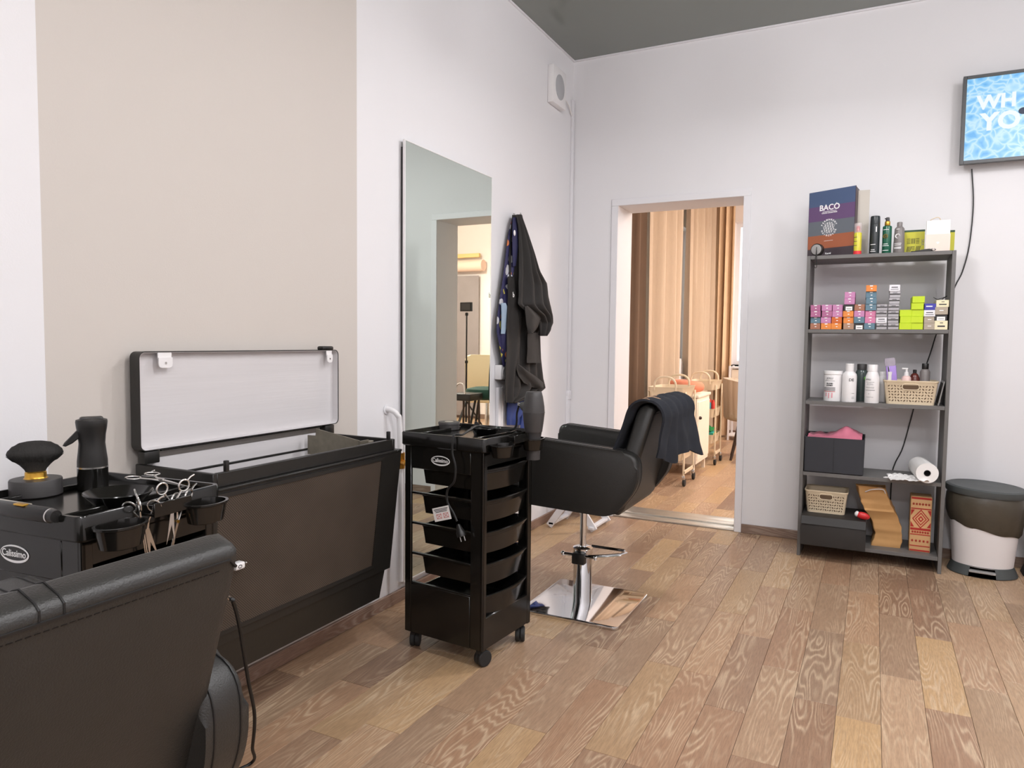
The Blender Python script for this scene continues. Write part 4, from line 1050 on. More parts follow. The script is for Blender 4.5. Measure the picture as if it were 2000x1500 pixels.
def ex(t):
    MB().lathe([(.013, .143), (.013, .163), (.011, .166), (.004, .167)], seg=20).build('cap', 'grey_bottle', t)
    M = frame(Vector((math.sin(math.radians(VA))*.0262, -math.cos(math.radians(VA))*.0262, .09)), (math.cos(math.radians(VA)), math.sin(math.radians(VA)), 0), (0, 0, 1))
    mb = MB(); mb.tube([M @ Vector((.0105*math.cos(a*PI/10), .0105*math.sin(a*PI/10), .0002)) for a in range(17)], [.0008+.0022*math.sin(a*PI/16) for a in range(17)], 5); mb.build('swirl_emblem', 'white_print', t)
    for z, a in ((.05, 40), (.042, 36), (.03, 40), (.024, 38), (.125, 16)): curved_label(t, 'print_line', .0272, z, z+.003, -a+VA, a+VA, 'white_print')
bottle('conditioner_bottle', 'grey bottle with white swirl emblem on the top shelf', 'bottle', Vector((sp(1755, TZ, -.295).x, -.295, TZ)), [(.0265, 0), (.0272, .003), (.0262, .06), (.0235, .13), (.018, .139), (.013, .143)], 'grey_bottle', extra=ex)
mat('lime_card', (196,192,50), .5, bump=.03); mat('green_card', (40,78,50), .5, bump=.03)
p = Vector((sp(1783, TZ, -.24).x, -.215, TZ))
t = thing('silk_box', 'lime green product box with black pattern behind the grey bottle', 'box', p, -.03)
MB().box((0, 0, .06), (.105, .05, .12), .001, seg=1).build('carton', 'lime_card', t)
MB().box((0, 0, .1235), (.106, .051, .011), .001, seg=1).build('top_band', 'green_card', t)
text('side_letters', 'SILK', .019, 'grey_bottle', t, frame((.044, -.0256, .06), (0, 0, -1), (1, 0, 0)))
for r_ in range(2):
    for c_ in range(3):
        mb = MB(); x0, z0 = -.022+c_*.021, .028+r_*.042
        for k in range(4):
            if (r_+c_) % 2: mb.tube([(x0-.008, -.0257, z0-.012+k*.008), (x0+.008, -.0257, z0-.012+k*.008)], .0013, 4)
            else: mb.tube([(x0-.008+k*.0053, -.0257, z0-.014), (x0-.008+k*.0053+(.006 if r_ == 0 else 0), -.0257, z0+.014)], .0013, 4)
        mb.build('pattern', 'label_print', t, False)
p = Vector((sp(1856, TZ, -.24).x-.012, -.2, TZ))
t = thing('lime_carton', 'narrow lime carton with dark green top behind the white bag', 'box', p)
MB().box((0, 0, .055), (.06, .045, .11), .001, seg=1).build('carton', 'lime_card', t); MB().box((0, 0, .115), (.061, .046, .011), .001, seg=1).build('top_band', 'green_card', t)
p = Vector((sp(1829, TZ, -.31).x, -.305, TZ))
t = thing('paper_bag', 'small white paper bag with cord handle and heart cut on top shelf', 'bag', p, .03)
MB().box((.004, .008, .082), (.108, .02, .164), .001, seg=1).build('pouch', 'paper_white', t)
MB().box((.004, -.0035, .046), (.112, .004, .092), .001, seg=1).build('front_pocket', mat('ivory_card', (232,216,204), .7, bump=.05), t)
mb = MB(); mb.tube(smooth_path([(-.035, .008, .16), (-.03, .0, .168), (-.005, -.004, .178), (.008, .0, .174), (.012, .006, .165)], 6), .0022, 6); mb.build('cord', 'cream_plastic', t)
mb = MB(); mb.prism([(0, -.006), (.007, .002), (.005, .006), (.002, .006), (0, .003), (-.002, .006), (-.005, .006), (-.007, .002)], 'z', -.0003, .0003, M=frame((.004, -.0058, .046), (1, 0, 0), (0, 0, 1))); mb.build('heart', 'white_print', t)
p = Vector((sp(1800, TZ, -.33).x, -.33, TZ))
t = thing('scissor_pouch', 'flat dark grey pouch lying at the front edge of the top shelf', 'pouch', p, -.05)
mb = MB(); mb.prism([(-.055, 0), (.04, 0), (.05, .008), (.035, .015), (-.0, .011), (-.05, .003)], 'y', -.014, .014, .003, seg=1); mb.build('body', 'dark_grey_plastic', t)
mb = MB(); mb.tube(smooth_path([(.035, -.01, .012), (.055, -.012, .014), (.062, -.005, .008), (.045, 0, .002)], 5), .0025, 6); mb.build('loop', 'steel', t)
p = Vector((sp(1596, TZ, -.335).x, -.338, TZ+.001))
t = thing('tape_measure', 'round grey tape measure with black wrist cord at the shelf corner', 'tape measure', p, math.radians(VA))
mb = MB(); mb.lathe([(.031, -.014), (.033, -.012), (.033, .012), (.031, .014)], (0, 0, 0), 32, M=frame((0, 0, .033), (1, 0, 0), (0, 0, 1))); mb.build('case', 'black_plastic', t)
mb = MB(); mb.lathe([(.0275, .0135), (.0275, .0155), (.024, .0165), (.004, .0168)], (0, 0, 0), 32, M=frame((0, 0, .033), (1, 0, 0), (0, 0, 1))); mb.build('face', mat('dial_grey', (150,148,146), .4, bump=.02), t)
mb = MB(); mb.tube(smooth_path([(.003, -.017, .046), (.003, -.021, .02), (.002, -.024, -.005), (-.004, -.027, -.05), (.002, -.027, -.068), (.010, -.026, -.06), (.007, -.023, -.01), (.004, -.019, .03)], 6), .0018, 6); mb.build('cord', 'cable_black', t)

# ---- third shelf: tub, bottles, basket
Z3 = SHELF_Z[2]
mat('tub_white', (232,230,230), .35, bump=.02); mat('pink_print', (226,150,160), .6, bump=.02)
def onp(px, y, z): return Vector((sp(px, z, y).x, y, z))
def front_frame(r, z, sy=1., va=VA): a = math.radians(va); return frame(Vector((math.sin(a)*r, -math.cos(a)*r*sy, z)), (math.cos(a), math.sin(a), 0), (0, 0, 1))
def ex(t):
    MB().lathe([(.050, .148), (.0515, .149), (.0515, .166), (.050, .168)], seg=36).build('lid', 'tub_white', t)
    text('brand_name', 'JOLLI', .015, 'label_print', t, front_frame(.0497, .127))
    text('product_name', 'BLOND', .010, 'label_print', t, front_frame(.0497, .098), bold=.0004); text('product_name', 'EXPERT', .010, 'label_print', t, front_frame(.0497, .087), bold=.0004)
    for k, z in enumerate((.073, .066, .059, .052)): curved_label(t, 'stripe', .0494, z, z+.003, -42+VA, 34+VA, 'label_print' if k < 3 else 'red_print')
    for a in (-26, -8, 12): curved_label(t, 'ribbon', .0491, .012+abs(a)*.0005, .046, a+VA, a+7+VA, 'pink_print')
    curved_label(t, 'rule', .0494, .112, .1135, -34+VA, 30+VA, 'label_print')
bottle('powder_tub', 'round white bleach powder tub with pink ribbon print on third shelf', 'tub', onp(1626, -.27, Z3), [(.0485, 0), (.049, .002), (.049, .147), (.048, .149)], 'tub_white', extra=ex)
def ex(t):
    MB().lathe([(.0205, .168), (.0215, .169), (.0215, .208), (.0195, .2105), (.004, .211)], seg=28).build('cap', 'tub_white', t)
    text('brand_letters', 'DE', .021, 'label_print', t, front_frame(.0378, .122, 1., VA+34), bold=.0002)
    for k in range(14): curved_label(t, 'print_line', .0373, .045+.0065*k, .0462+.0065*k, -82+VA, -64+VA, 'label_print')
    for z in (.02, .027, .048): curved_label(t, 'print_line', .0373, z, z+.0014, 40+VA, 64+VA, 'label_print')
bottle('developer_bottle', 'white developer bottle with black letters beside the powder tub', 'bottle', onp(1657.5, -.30, Z3), [(.0365, 0), (.0372, .003), (.0372, .142), (.034, .155), (.024, .165), (.0205, .169)], 'tub_white', extra=ex)
mat('smoke_bottle', (70,82,80), .2, bump=.02)
def ex(t):
    MB().lathe([(.024, .175), (.025, .176), (.025, .205), (.023, .208)], seg=28).build('cap', 'dark_grey_plastic', t)
    MB().sphere((.022, -.026, .128), .012, 12).build('green_sticker', mat('sticker_green', (120,190,90), .5, bump=.02), t)
bottle('dark_bottle', 'dark smoky bottle standing between the two white bottles', 'bottle', onp(1681, -.20, Z3), [(.033, 0), (.034, .004), (.034, .15), (.03, .166), (.024, .175)], 'smoke_bottle', extra=ex)
def ex(t):
    MB().lathe([(.0235, .170), (.0245, .171), (.0245, .205), (.0225, .208), (.004, .2085)], seg=28).build('cap', 'tub_white', t)
    text('brand_name', 'JOLLI', .0115, 'label_print', t, front_frame(.0364, .128, 1., VA-14))
    for z, a in ((.113, 34), (.104, 24), (.099, 28), (.086, 34), (.081, 34), (.069, 40), (.05, 12), (.032, 30)): curved_label(t, 'print_line', .0359, z, z+(.0022 if z == .069 else .0012), -a+VA, (a if z != .05 else 0)+VA, 'label_print')
bottle('shampoo_bottle', 'white shampoo bottle with square cap next to the basket', 'bottle', onp(1702, -.31, Z3), [(.035, 0), (.0358, .003), (.0358, .12), (.033, .145), (.0255, .166), (.0235, .17)], 'tub_white', extra=ex)
bottle('small_white_bottle', 'partly hidden small white bottle behind the shampoo bottle', 'bottle', onp(1722, -.20, Z3), [(.02, 0), (.021, .003), (.021, .14), (.02, .143)], 'tub_white', ([(.018, .143), (.018, .165), (.016, .168)], 'white_plastic'))

mat('opening_shade', (92,72,52), .8, bump=.05)
def lace_basket(label, cat, c, w, d, h, rz=0.):
    """plastic basket with solid walls; dark patches stand in for its shaded openings"""
    t = thing('lace_basket', label, cat, c, rz, 'cream lace baskets')
    k = .88
    def R(f, z, g=0.): return [(x, y, z) for x, y in rrect(w*f-2*g, d*f-2*g, .02, 4)]
    mb = MB(); mb.ring_faces([R(k, 0), R(.985, h-.012), R(1.0, h-.01), R(1.02, h-.006), R(1.02, h), R(1.0, h), R(.985, h-.004, .003), R(k, .004, .003)])
    body = mb.build('wall', 'cream_plastic', t)
    # dark patches on the front wall, shade of the openings put into colour
    mb = MB(); lx = w*.9
    rows = 6; cols_ = 15
    hh = (.62*h, .86*h)
    def fy(z): return -d*(k+(.985-k)*z/h)/2-.0006
    def wx(z): return w*(k+(.985-k)*z/h)/2
    for r_ in range(rows):
        for c_ in range(cols_):
            z = .012+(h-.034)*(r_+.5)/rows; x = (-1+2*(c_+.5)/cols_)*(wx(z)-.012)
            if abs(x) < w*.17 and hh[0]-.006 < z: continue
            ang = ((c_*37+r_*61) % 4)*PI/4; sx = .0042 if (r_+c_) % 2 else .0032
            M = frame((x, fy(z), z), (1, 0, 0), (0, 0, 1)) @ Matrix.Rotation(ang, 4, 'Z')
            mb.prism([(sx*1.5*math.cos(a*PI/4), sx*.75*math.sin(a*PI/4)) for a in range(8)], 'z', -.0004, .0006, M=M)
    o = mb.build('opening_patches', 'opening_shade', t, False); o['kind'] = 'stuff'
    M = frame((0, fy((hh[0]+hh[1])/2)-.0004, (hh[0]+hh[1])/2), (1, 0, 0), (0, 0, 1))
    mb = MB(); g = rrect(w*.31, hh[1]-hh[0], (hh[1]-hh[0])/2-.001, 5); mb.prism(g, 'z', -.0005, .0006, M=M); ho = mb.build('hand_hole_patch', 'opening_shade', t, False)
    mb = MB(); mb.tube([M @ Vector((x, y, .001)) for x, y in g], .0022, 5, closed=True); mb.build('hand_hole_rim', 'cream_plastic', ho)
    return t
bx = onp(1775, -.25, Z3).x
lace_basket('cream lace basket filled with bottles on the third shelf', 'basket', (bx+.002, -.245, Z3), .255, .19, .128)
# its contents stand on the basket floor
ZB = Z3+.006
def inb(px, y): return Vector((sp(px, Z3+.13, y).x, y, ZB))
mat('purple_pack', (160,130,205), .35, bump=.1, var=.15, vscale=30); mat('clear_plastic', (200,190,205), .1, alpha=.4, var=.02)
t = thing('brush_packet', 'purple and white bristle packet with clear plastic top in the basket', 'packet', inb(1747, -.275), 0)
mb = MB(); mb.box((0, 0, .10), (.05, .02, .20), .006, M=Matrix.Rotation(-.1, 4, 'Y')); mb.build('sleeve', 'purple_pack', t)
mb = MB(); mb.box((-.003, 0, .218), (.056, .026, .05), .012, M=Matrix.Rotation(-.1, 4, 'Y')); mb.build('clear_top', 'clear_plastic', t)
for k in range(3):
    mb = MB(); mb.box((-.012+.012*k, -.0105, .15), (.005, .001, .09), M=Matrix.Rotation(-.1-.07*k, 4, 'Y')); mb.build('white_stripe', 'white_print', t, False)
mat('pink_bottle', (228,196,190), .35, bump=.02); mat('brown_bottle', (92,44,38), .2, bump=.02)
def ex(t):
    mb = MB(); mb.lathe([(.010, .145), (.012, .146), (.010, .165), (.005, .167), (.005, .182)], seg=20); mb.box((-.008, 0, .184), (.03, .012, .007), .002); mb.build('pump', 'white_plastic', t)
bottle('pump_bottle', 'pale pink pump bottle in the basket beside the purple packet', 'bottle', inb(1770, -.285), [(.0225, 0), (.023, .003), (.023, .135), (.018, .143), (.01, .146)], 'pink_bottle', extra=ex)
bottle('brown_bottle', 'small dark red-brown bottle at the middle of the basket', 'bottle', inb(1786, -.24), [(.025, 0), (.026, .003), (.026, .13), (.017, .152), (.008, .16)], 'brown_bottle', ([(.009, .158), (.009, .176), (.007, .178)], 'black_plastic'))
bottle('oil_bottle', 'grey cylindrical bottle with black cap at the right of the basket', 'bottle', inb(1806, -.25), [(.0235, 0), (.0243, .003), (.0243, .168), (.018, .181), (.015, .183)], 'grey_bottle', ([(.0155, .182), (.016, .183), (.016, .211), (.0145, .213)], 'black_plastic'))
t = thing('mini_tube', 'slim white tube at the left of the basket', 'tube', inb(1737.5, -.285)); MB().lathe([(.009, 0), (.0095, .11), (.009, .148), (.012, .164), (.001, .166)], (0, 0, 0), 14, 1., .6).build('tube', 'white_plastic', t); MB().lathe([(.01, 0), (.01, .012)], (0, 0, 0), 14).build('cap', 'purple_pack', t)
p = onp(1838, -.24, Z3); 
t = thing('tablet', 'thin grey tablet leaning between the basket and shelf side', 'tablet', (2.221, -.235, Z3), 0)
mb = MB(); mb.box((0, 0, .066), (.006, .19, .13), .002, M=Matrix.Rotation(.18, 4, 'Y')); mb.build('case', 'dial_grey', t)
mb = MB(); mb.box((-.0034, 0, .066), (.0006, .17, .11), M=Matrix.Rotation(.18, 4, 'Y')); mb.build('screen', 'dark_grey_plastic', t, False)

# ---- fourth shelf: fabric box with pink bag, paper roll, white cable
Z4 = SHELF_Z[3]
a, b = at(1572, 900, 'y', SY0), at(1684, 900, 'y', SY0)
fx0, fx1 = SX0+.022, at(1686, 915, 'y', SY0).x; fw = fx1-fx0; fh = .20
mat('fabric_charcoal', (54,55,60), .9, bump=.4, bscale=500, var=.06)
t = thing('fabric_box', 'charcoal fabric storage box with pink plastic bag on fourth shelf', 'box', ((fx0+fx1)/2, -.21, Z4))
def R(w, d, z): return [(x, y, z) for x, y in rrect(w, d, .008, 3)]
mb = MB(); mb.ring_faces([R(fw-.012, .276, 0), R(fw, .29, .006), R(fw+.004, .292, fh), R(fw-.004, .284, fh), R(fw-.012, .276, .01)]); bx_ = mb.build('walls', 'fabric_charcoal', t)
MB().box((.0, -.1465, fh/2), (.0012, .001, fh-.01)).build('seam', 'black_rubber', bx_, False)
mat('pink_bag', (205,120,140), .25, var=.25, vscale=14, bump=.6, bscale=30)
def fn(u, v):
    x = -fw/2+.012+(fw-.024)*u; y = -.13+.26*v
    n = mnoise.noise(Vector((u*5, v*5, 2.)))
    hgt = .012+.050*math.exp(-((u-.72)/.24)**2)*math.sin(PI*min(1, v*1.1+.08))+.022*abs(n)
    return Vector((x, y, fh-.012+hgt*(1-.9*(2*abs(v-.5))**4)+(.004 if v < .05 else 0)))
mb = MB(); mb.grid(fn, 30, 24, .002); tag(mb.build('plastic_bag', 'pink_bag', None), 'crumpled pink plastic bag stuffed in the charcoal fabric box', 'plastic bag').location = ((fx0+fx1)/2, -.21, Z4)
# paper roll overhanging the shelf front
rc = at(1811, 912, 'y', -.375); rad = .0525
t = thing('paper_roll', 'white paper towel roll overhanging the fourth shelf on the right', 'paper roll', (rc.x-.012, -.30, Z4+rad+.001), .12)
def cyl_y(r0, r1, y0, y1, seg=36): return [[(r*math.cos(2*PI*j/seg), y, r*math.sin(2*PI*j/seg)) for j in range(seg)] for r, y in ((r1, y0), (r0, y0), (r0, y1), (r1, y1))]
mb = MB(); mb.ring_faces(cyl_y(rad, .016, -.10, .13), close_v=True); mb.build('roll', 'paper_white', t)
mb = MB(); mb.ring_faces(cyl_y(.0162, .0145, -.102, .132), close_v=True); mb.build('core', 'dark_grey_plastic', t)
def fn(u, v):
    x = -.17+.18*u; y = -.105+.15*v+.02*math.sin(u*5)
    n = mnoise.noise(Vector((u*6, v*6, 5.)))
    return Vector((x, y, -rad+.004+.016*abs(n)+.02*max(0, u-.5)*(1-v)+(.006 if v > .6 else 0)))
mb = MB(); mb.grid(fn, 26, 18, .0015); mb.build('loose_sheet', 'paper_white', t)
pts = []
p0 = onp(1738, -.33, Z4)
for i in range(60):
    a = i/60*2*PI*3.2; pts.append(p0+Vector((.03*math.cos(a)+.0006*i, .028*math.sin(a)*.6, .004+.0022*(i//20))))
mb = MB(); mb.tube(pts, .002, 6); c = tag(mb.build('charging_cable', 'cable_white', None), 'coiled white charging cable on the fourth shelf', 'cable')
MB().box(p0+Vector((-.022, -.018, .0045)), (.02, .008, .005), .001, seg=1).build('connector', 'white_plastic', c)
# black power lead of the television running down behind the shelves
pts = [at(1898, 330, 'y', -.012), at(1901, 400, 'y', -.012), at(1893, 480, 'y', -.010), at(1880, 530, 'y', -.010), at(1866, 558, 'y', -.010), at(1845, 610, 'y', -.010), at(1828, 655, 'y', -.010), at(1817, 690, 'y', -.010), at(1800, 740, 'y', -.010), at(1784, 800, 'y', -.010), at(1777, 826, 'y', -.010), at(1763, 875, 'y', -.010), at(1748, 905, 'y', -.010), at(1742, 930, 'y', -.010), at(1738, 1000, 'y', -.010), at(1735, 1062, 'y', -.020)]
mb = MB(); mb.tube(smooth_path(pts, 5), .0032, 6); tag(mb.build('television_lead', 'cable_black', None), 'thin black cable running from the television down behind the shelves', 'cable')

# ---- bottom shelf
Z5 = SHELF_Z[4]
w5 = at(1690, 1050, 'y', -.40).x-(SX0+.02); hh_ = .155
mat('matt_black_box', (40,37,35), .6, bump=.1, bscale=150, var=.1)
t = thing('black_drawer_box', 'black lidded box poking out of the bottom shelf under the basket', 'box', (SX0+.022+w5/2, -.265, Z5))
mb = MB(); mb.prism(round_poly([(-.175, .0), (-.175, hh_-.03), (-.150, hh_), (.175, hh_), (.175, .0)], [.004, .02, .02, .004, .004], 4), 'x', -w5/2, w5/2, .004, seg=1); mb.build('body', 'matt_black_box', t)
mb = MB(); mb.prism([(-.1765, hh_-.036), (-.1525, hh_+.001), (.17, hh_+.001), (.17, hh_+.004), (-.154, hh_+.004), (-.180, hh_-.035)], 'x', -w5/2+.001, w5/2-.001, .001, seg=1); mb.build('lid', 'matt_black_box', t)
lace_basket('empty cream lace basket standing on the black box', 'basket', (SX0+.022+.118, -.235, Z5+hh_+.005), .222, .18, .128)
mat('kraft', (196,150,96), .8, bump=.5, bscale=25, var=.1, vscale=12)
kx = onp(1722, -.24, Z5)
t = thing('kraft_bag', 'crumpled brown kraft paper bag with white cord handles on bottom shelf', 'bag', (kx.x+.018, -.215, Z5), .06)
mb = MB(); n = 40; rings = []
kw, kd, kh = .145, .10, .33
for i in range(31):
    f = i/30; z = kh*f; ring = []
    pinch = 1-.18*math.exp(-((f-.45)/.1)**2)
    for x, y in rrect(kw*(1+.02*math.sin(f*9)), kd*pinch*(1-.25*f*(f > .6)), .006, 4):
        nn = mnoise.noise(Vector((x*16, y*16, z*8)))+.6*mnoise.noise(Vector((x*40+3, y*40, z*38)))
        ring.append((x-.085*f*f+.012*math.sin(f*6)+.011*nn, y-.03*f+.010*nn, z+.012*nn*(f > .95)))
    rings.append(ring)
mb.ring_faces(rings, cap=False); mb.bm.faces.new([mb.bm.verts[i] for i in range(0)] or [mb.bm.verts.new(Vector((s*.04, q*.03, .004))) for s, q in ((-1, -1), (1, -1), (1, 1), (-1, 1))])
mb.build('bag_body', 'kraft', t, angle=25)
for yy in (-.07, -.03):
    mb = MB(); mb.tube(smooth_path([(-.115, yy, kh-.03), (-.08, yy-.012, kh-.012), (-.03, yy-.012, kh-.008), (-.015, yy, kh-.03)], 6), .003, 6); mb.build('cord_handle', 'cable_white', t)
mat('red_pattern_paper', (214,170,120), .75, bump=.1, var=.05); mat('folk_red', (176,44,36), .7, bump=.05)
px_ = onp(1800, -.27, Z5)
t = thing('patterned_bag', 'narrow paper bag with red folk ornament on bottom shelf', 'bag', (px_.x-.012, -.235, Z5), 0)
pw, pd, ph = .10, .11, .30
MB().box((0, 0, ph/2), (pw, pd, ph), .004).build('bag_body', 'red_pattern_paper', t)
yf = -pd/2-.0005
def stripe(z0, z1): MB().box((0, yf, (z0+z1)/2), (pw-.006, .0008, z1-z0)).build('red_band', 'folk_red', t, False)
for z0, z1 in ((.004, .012), (.030, .035), (.092, .097), (.118, .130), (.232, .238), (.286, .297)): stripe(z0, z1)
for k, r in enumerate((.052, .044, .036, .028, .018, .008)):
    mb = MB(); mb.prism([(0, .180-r), (r*.78, .180), (0, .180+r), (-r*.78, .180)], 'y', yf-.0004-.0004*k, yf+.0003); mb.build('diamond', 'folk_red' if k % 2 == 0 else 'red_pattern_paper', t, False)
for sx_ in (-1, 1):
    for z0_, z1_ in ((.135, .165), (.195, .228)):
        mb = MB(); mb.prism([(sx_*(pw/2-.003), z0_), (sx_*(pw/2-.003), z1_), (sx_*(pw/2-.020), (z0_ if z0_ < .18 else z1_))], 'y', yf-.0004, yf+.0003); mb.build('corner_triangle', 'folk_red', t, False)
for z, n_ in ((.06, 5), (.108, 7), (.26, 6)):
    for k in range(n_):
        x = -pw/2+.014+(pw-.028)*k/(n_-1)
        mb = MB()
        for a in range(3): mb.tube([(x-.006*math.cos(a*PI/3), yf-.0003, z-.007*math.sin(a*PI/3)), (x+.006*math.cos(a*PI/3), yf-.0003, z+.007*math.sin(a*PI/3))], .0014, 4)
        mb.build('star', 'folk_red', t, False)
rp = onp(1683, -.33, Z5+hh_)
t = thing('red_packet', 'small red and white packet beside the kraft bag', 'packet', (rp.x-.004, -.375, Z5+hh_-.022), 0)
mat('packet_red', (204,40,44), .35, bump=.3, bscale=30)
M = Matrix.Rotation(.18, 4, 'Y')
mb = MB(); mb.sphere((0, 0, .05), (.036, .018, .02), 16, M=M); mb.build('wrapper', 'packet_red', t)
mb = MB(); mb.sphere((-.03, 0, .052), (.012, .014, .016), 12, M=M); mb.build('white_end', 'white_plastic', t)

# ------------------------------------------------------------------ television
a, b = at(1882, 150, 'y', -.085), at(1872, 322, 'y', -.085)
tz0, tz1, tx0 = b.z, a.z, a.x; tw, th_ = .83, a.z-b.z
t = thing('television', 'wall-mounted flat television showing blue water with white letters', 'television', (tx0+tw/2, 0, (tz0+tz1)/2))
MB().box((0, -.03, 0), (.3, .055, .25), .004).build('wall_mount', 'tv_black', t)
mb = MB(); mb.box((0, -.07, 0), (tw, .03, th_), .004); mb.build('housing', 'tv_black', t)
mb = MB(); bz = .018
for s in (-1, 1): mb.box((s*(tw/2-bz/2), -.086, 0), (bz, .006, th_), .001, seg=1)
for s in (-1, 1): mb.box((0, -.086, s*(th_/2-bz/2)), (tw-2*bz, .006, bz), .001, seg=1)
mb.build('bezel', mat('bezel_grey', (70,72,74), .35, bump=.02), t)
def screen_mat():
    m = bpy.data.materials.new('water_screen'); m.use_nodes = True; MATS['water_screen'] = m
    nt = m.node_tree; N = nt.nodes; L = nt.links; b = N['Principled BSDF']
    tc = N.new('ShaderNodeTexCoord'); n = N.new('ShaderNodeTexNoise'); n.inputs['Scale'].default_value = 9; n.inputs['Detail'].default_value = 2; L.new(tc.outputs['Object'], n.inputs['Vector'])
    mxv = N.new('ShaderNodeMix'); mxv.data_type = 'VECTOR'; mxv.inputs[0].default_value = .12; L.new(tc.outputs['Object'], mxv.inputs[4]); L.new(n.outputs['Color'], mxv.inputs[5])
    v = N.new('ShaderNodeTexVoronoi'); v.feature = 'DISTANCE_TO_EDGE'; v.inputs['Scale'].default_value = 24; L.new(mxv.outputs[1], v.inputs['Vector'])
    r = N.new('ShaderNodeValToRGB'); e = r.color_ramp.elements; e[0].position = 0; e[0].color = (*lin((196,232,252)), 1); e[1].position = .4; e[1].color = (*lin((92,178,240)), 1); x = e.new(.14); x.color = (*lin((140,206,248)), 1)
    L.new(v.outputs['Distance'], r.inputs[0]); L.new(r.outputs[0], b.inputs['Emission Color']); b.inputs['Emission Strength'].default_value = .95; b.inputs['Base Color'].default_value = (.02, .02, .02, 1); b.inputs['Roughness'].default_value = .3
screen_mat()
sc = MB().box((0, -.0855, 0), (tw-2*bz, .002, th_-2*bz)).build('screen', 'water_screen', t, False)
mat('screen_white', (20,20,20), .5, emit=(236,244,252), estr=1.0); mat('screen_navy', (10,14,24), .5, emit=(24,50,84), estr=.6)
def scr(px, py): p = at(px, py, 'y', -.0868); return Vector((p.x-tx0-tw/2, -.0868, p.z-(tz0+tz1)/2))
text('screen_letters', 'WH', .098, 'screen_white', sc, frame(scr(1909, 203), (1, 0, 0), (0, 0, 1)), align='LEFT', bold=.004)
text('screen_letters', 'YO', .122, 'screen_white', sc, frame(scr(1916, 241), (1, 0, 0), (0, 0, 1)), align='LEFT', bold=.005)
mb = MB(); q = scr(1999, 216); mb.lathe([(.022, 0), (.022, .001)], (0, 0, 0), 20, 1., .8, M=frame(q, (1, 0, 0), (0, 0, 1))); mb.build('screen_figure', 'screen_navy', sc)

# ------------------------------------------------------------------ pedal bin
bc = Vector((2.464, -.205, 0))
t = thing('pedal_bin', 'white pedal bin with dark grey lid and bin liner beside the shelves', 'waste bin', bc, -.1)
mat('bin_grey', (70,74,74), .5, bump=.1, bscale=120, var=.06); mat('bin_white', (226,222,222), .4, bump=.03)
SYB = .82
MB().lathe([(.125, .045), (.138, .048), (.155, .25), (.165, .40), (.166, .41), (.155, .41), (.13, .06)], (0, 0, 0), 48, 1., SYB).build('bucket', 'bin_white', t)
mb = MB(); mb.lathe([(.150, 0), (.160, .004), (.150, .03), (.140, .052), (.128, .054)], (0, 0, 0), 48, 1., SYB+.03)
bmesh.ops.delete(mb.bm, geom=[f for f in mb.bm.faces if f.calc_center_median().y < -.05 and abs(f.calc_center_median().x) < .062 and f.calc_center_median().z < .045 and len(f.verts) < 10], context='FACES_ONLY')
mb.build('base', 'bin_grey', t)
mb = MB(); mb.box((0, -.112, .030), (.118, .04, .010), .003); mb.build('pedal', 'dial_grey', t)
mat('liner', (72,66,56), .3, bump=.5, bscale=40, var=.2, vscale=16)
mb = MB(); rings = []
for r, z, dz in ((.157, .245, .03), (.166, .262, .03), (.176, .31, .01), (.182, .37, 0), (.176, .415, 0), (.168, .43, 0)):
    rings.append([((r+.004*mnoise.noise(Vector((math.cos(a)*4, math.sin(a)*4, z*20))))*math.cos(a), (r+.004*math.sin(a*9+z*60))*SYB*math.sin(a), z-dz*math.cos(a)+.004*math.sin(a*7)) for a in [2*PI*j/64 for j in range(64)]])
mb.ring_faces(rings, cap=False); mb.build('liner', 'liner', t, angle=60)
lm = Matrix.Translation((0, 0, .437)) @ Matrix.Rotation(math.radians(2.0), 4, 'Y') @ Matrix.Rotation(math.radians(2), 4, 'X')
mb = MB(); mb.lathe([(.17, -.012), (.182, -.01), (.186, .004), (.184, .022), (.172, .028), (.16, .026), (.02, .030)], (0, 0, 0), 48, 1., SYB, M=lm); mb.build('lid', 'bin_grey', t)
# black bag against the wall at the right edge
t = thing('tote_bag', 'black fabric bag on the floor at the right edge behind the bin', 'bag', (2.80, -.13, 0))
mb = MB(); rings = []
for i in range(9):
    f = i/8; rings.append([(x*(1-.25*f)+.02*math.sin(f*5), y*(1-.5*f), .34*f+.01*mnoise.noise(Vector((x*8, y*8, f*3)))) for x, y in rrect(.30, .17, .04, 4)])
mb.ring_faces(rings); mb.build('body', 'cloth_black', t, angle=60)
mb = MB(); mb.tube(smooth_path([(-.07, -.03, .33), (-.05, -.03, .44), (.04, -.03, .45), (.07, -.03, .33)], 6), .007, 8); mb.build('handle', 'cloth_black', t)

# ------------------------------------------------------------------ the next room
def curtain(label, p0, p1, z0, z1, nf, amp, m='linen', gather=.0, seed=0.):
    p0, p1 = Vector(p0), Vector(p1); u_ = (p1-p0); L_ = u_.length; u_.normalize(); n_ = Vector((u_.y, -u_.x, 0))
    t = thing('curtain', label, 'curtain', ((p0+p1)/2).to_tuple(), 0, 'linen curtains of the next room'); c0 = (p0+p1)/2
    def fn(a, b):
        ph = a*nf*2*PI+seed+.9*math.sin(a*7.3+seed*2); s = math.sin(ph); s = math.copysign(abs(s)**.6, s)+.35*math.sin(2.7*ph+1)
        k = 1-gather*math.sin(PI*b)
        off = amp*(s+.3*math.sin(ph*.5+1.3)*b)*(1+.25*b)
        return (p0-c0)+u_*(L_*(.5+(a-.5)*k))+n_*off+Vector((0, 0, z1+(z0-z1)*b))
    mb = MB(); mb.grid(fn, nf*14, 16, .004); mb.build('cloth', m, t, angle=80)
    mb = MB(); mb.box((0, 0, z1+.012), (max(abs(u_.x)*L_, .02), max(abs(u_.y)*L_, .02), .02)); mb.build('heading_rail', 'trim_white', t)
    return t
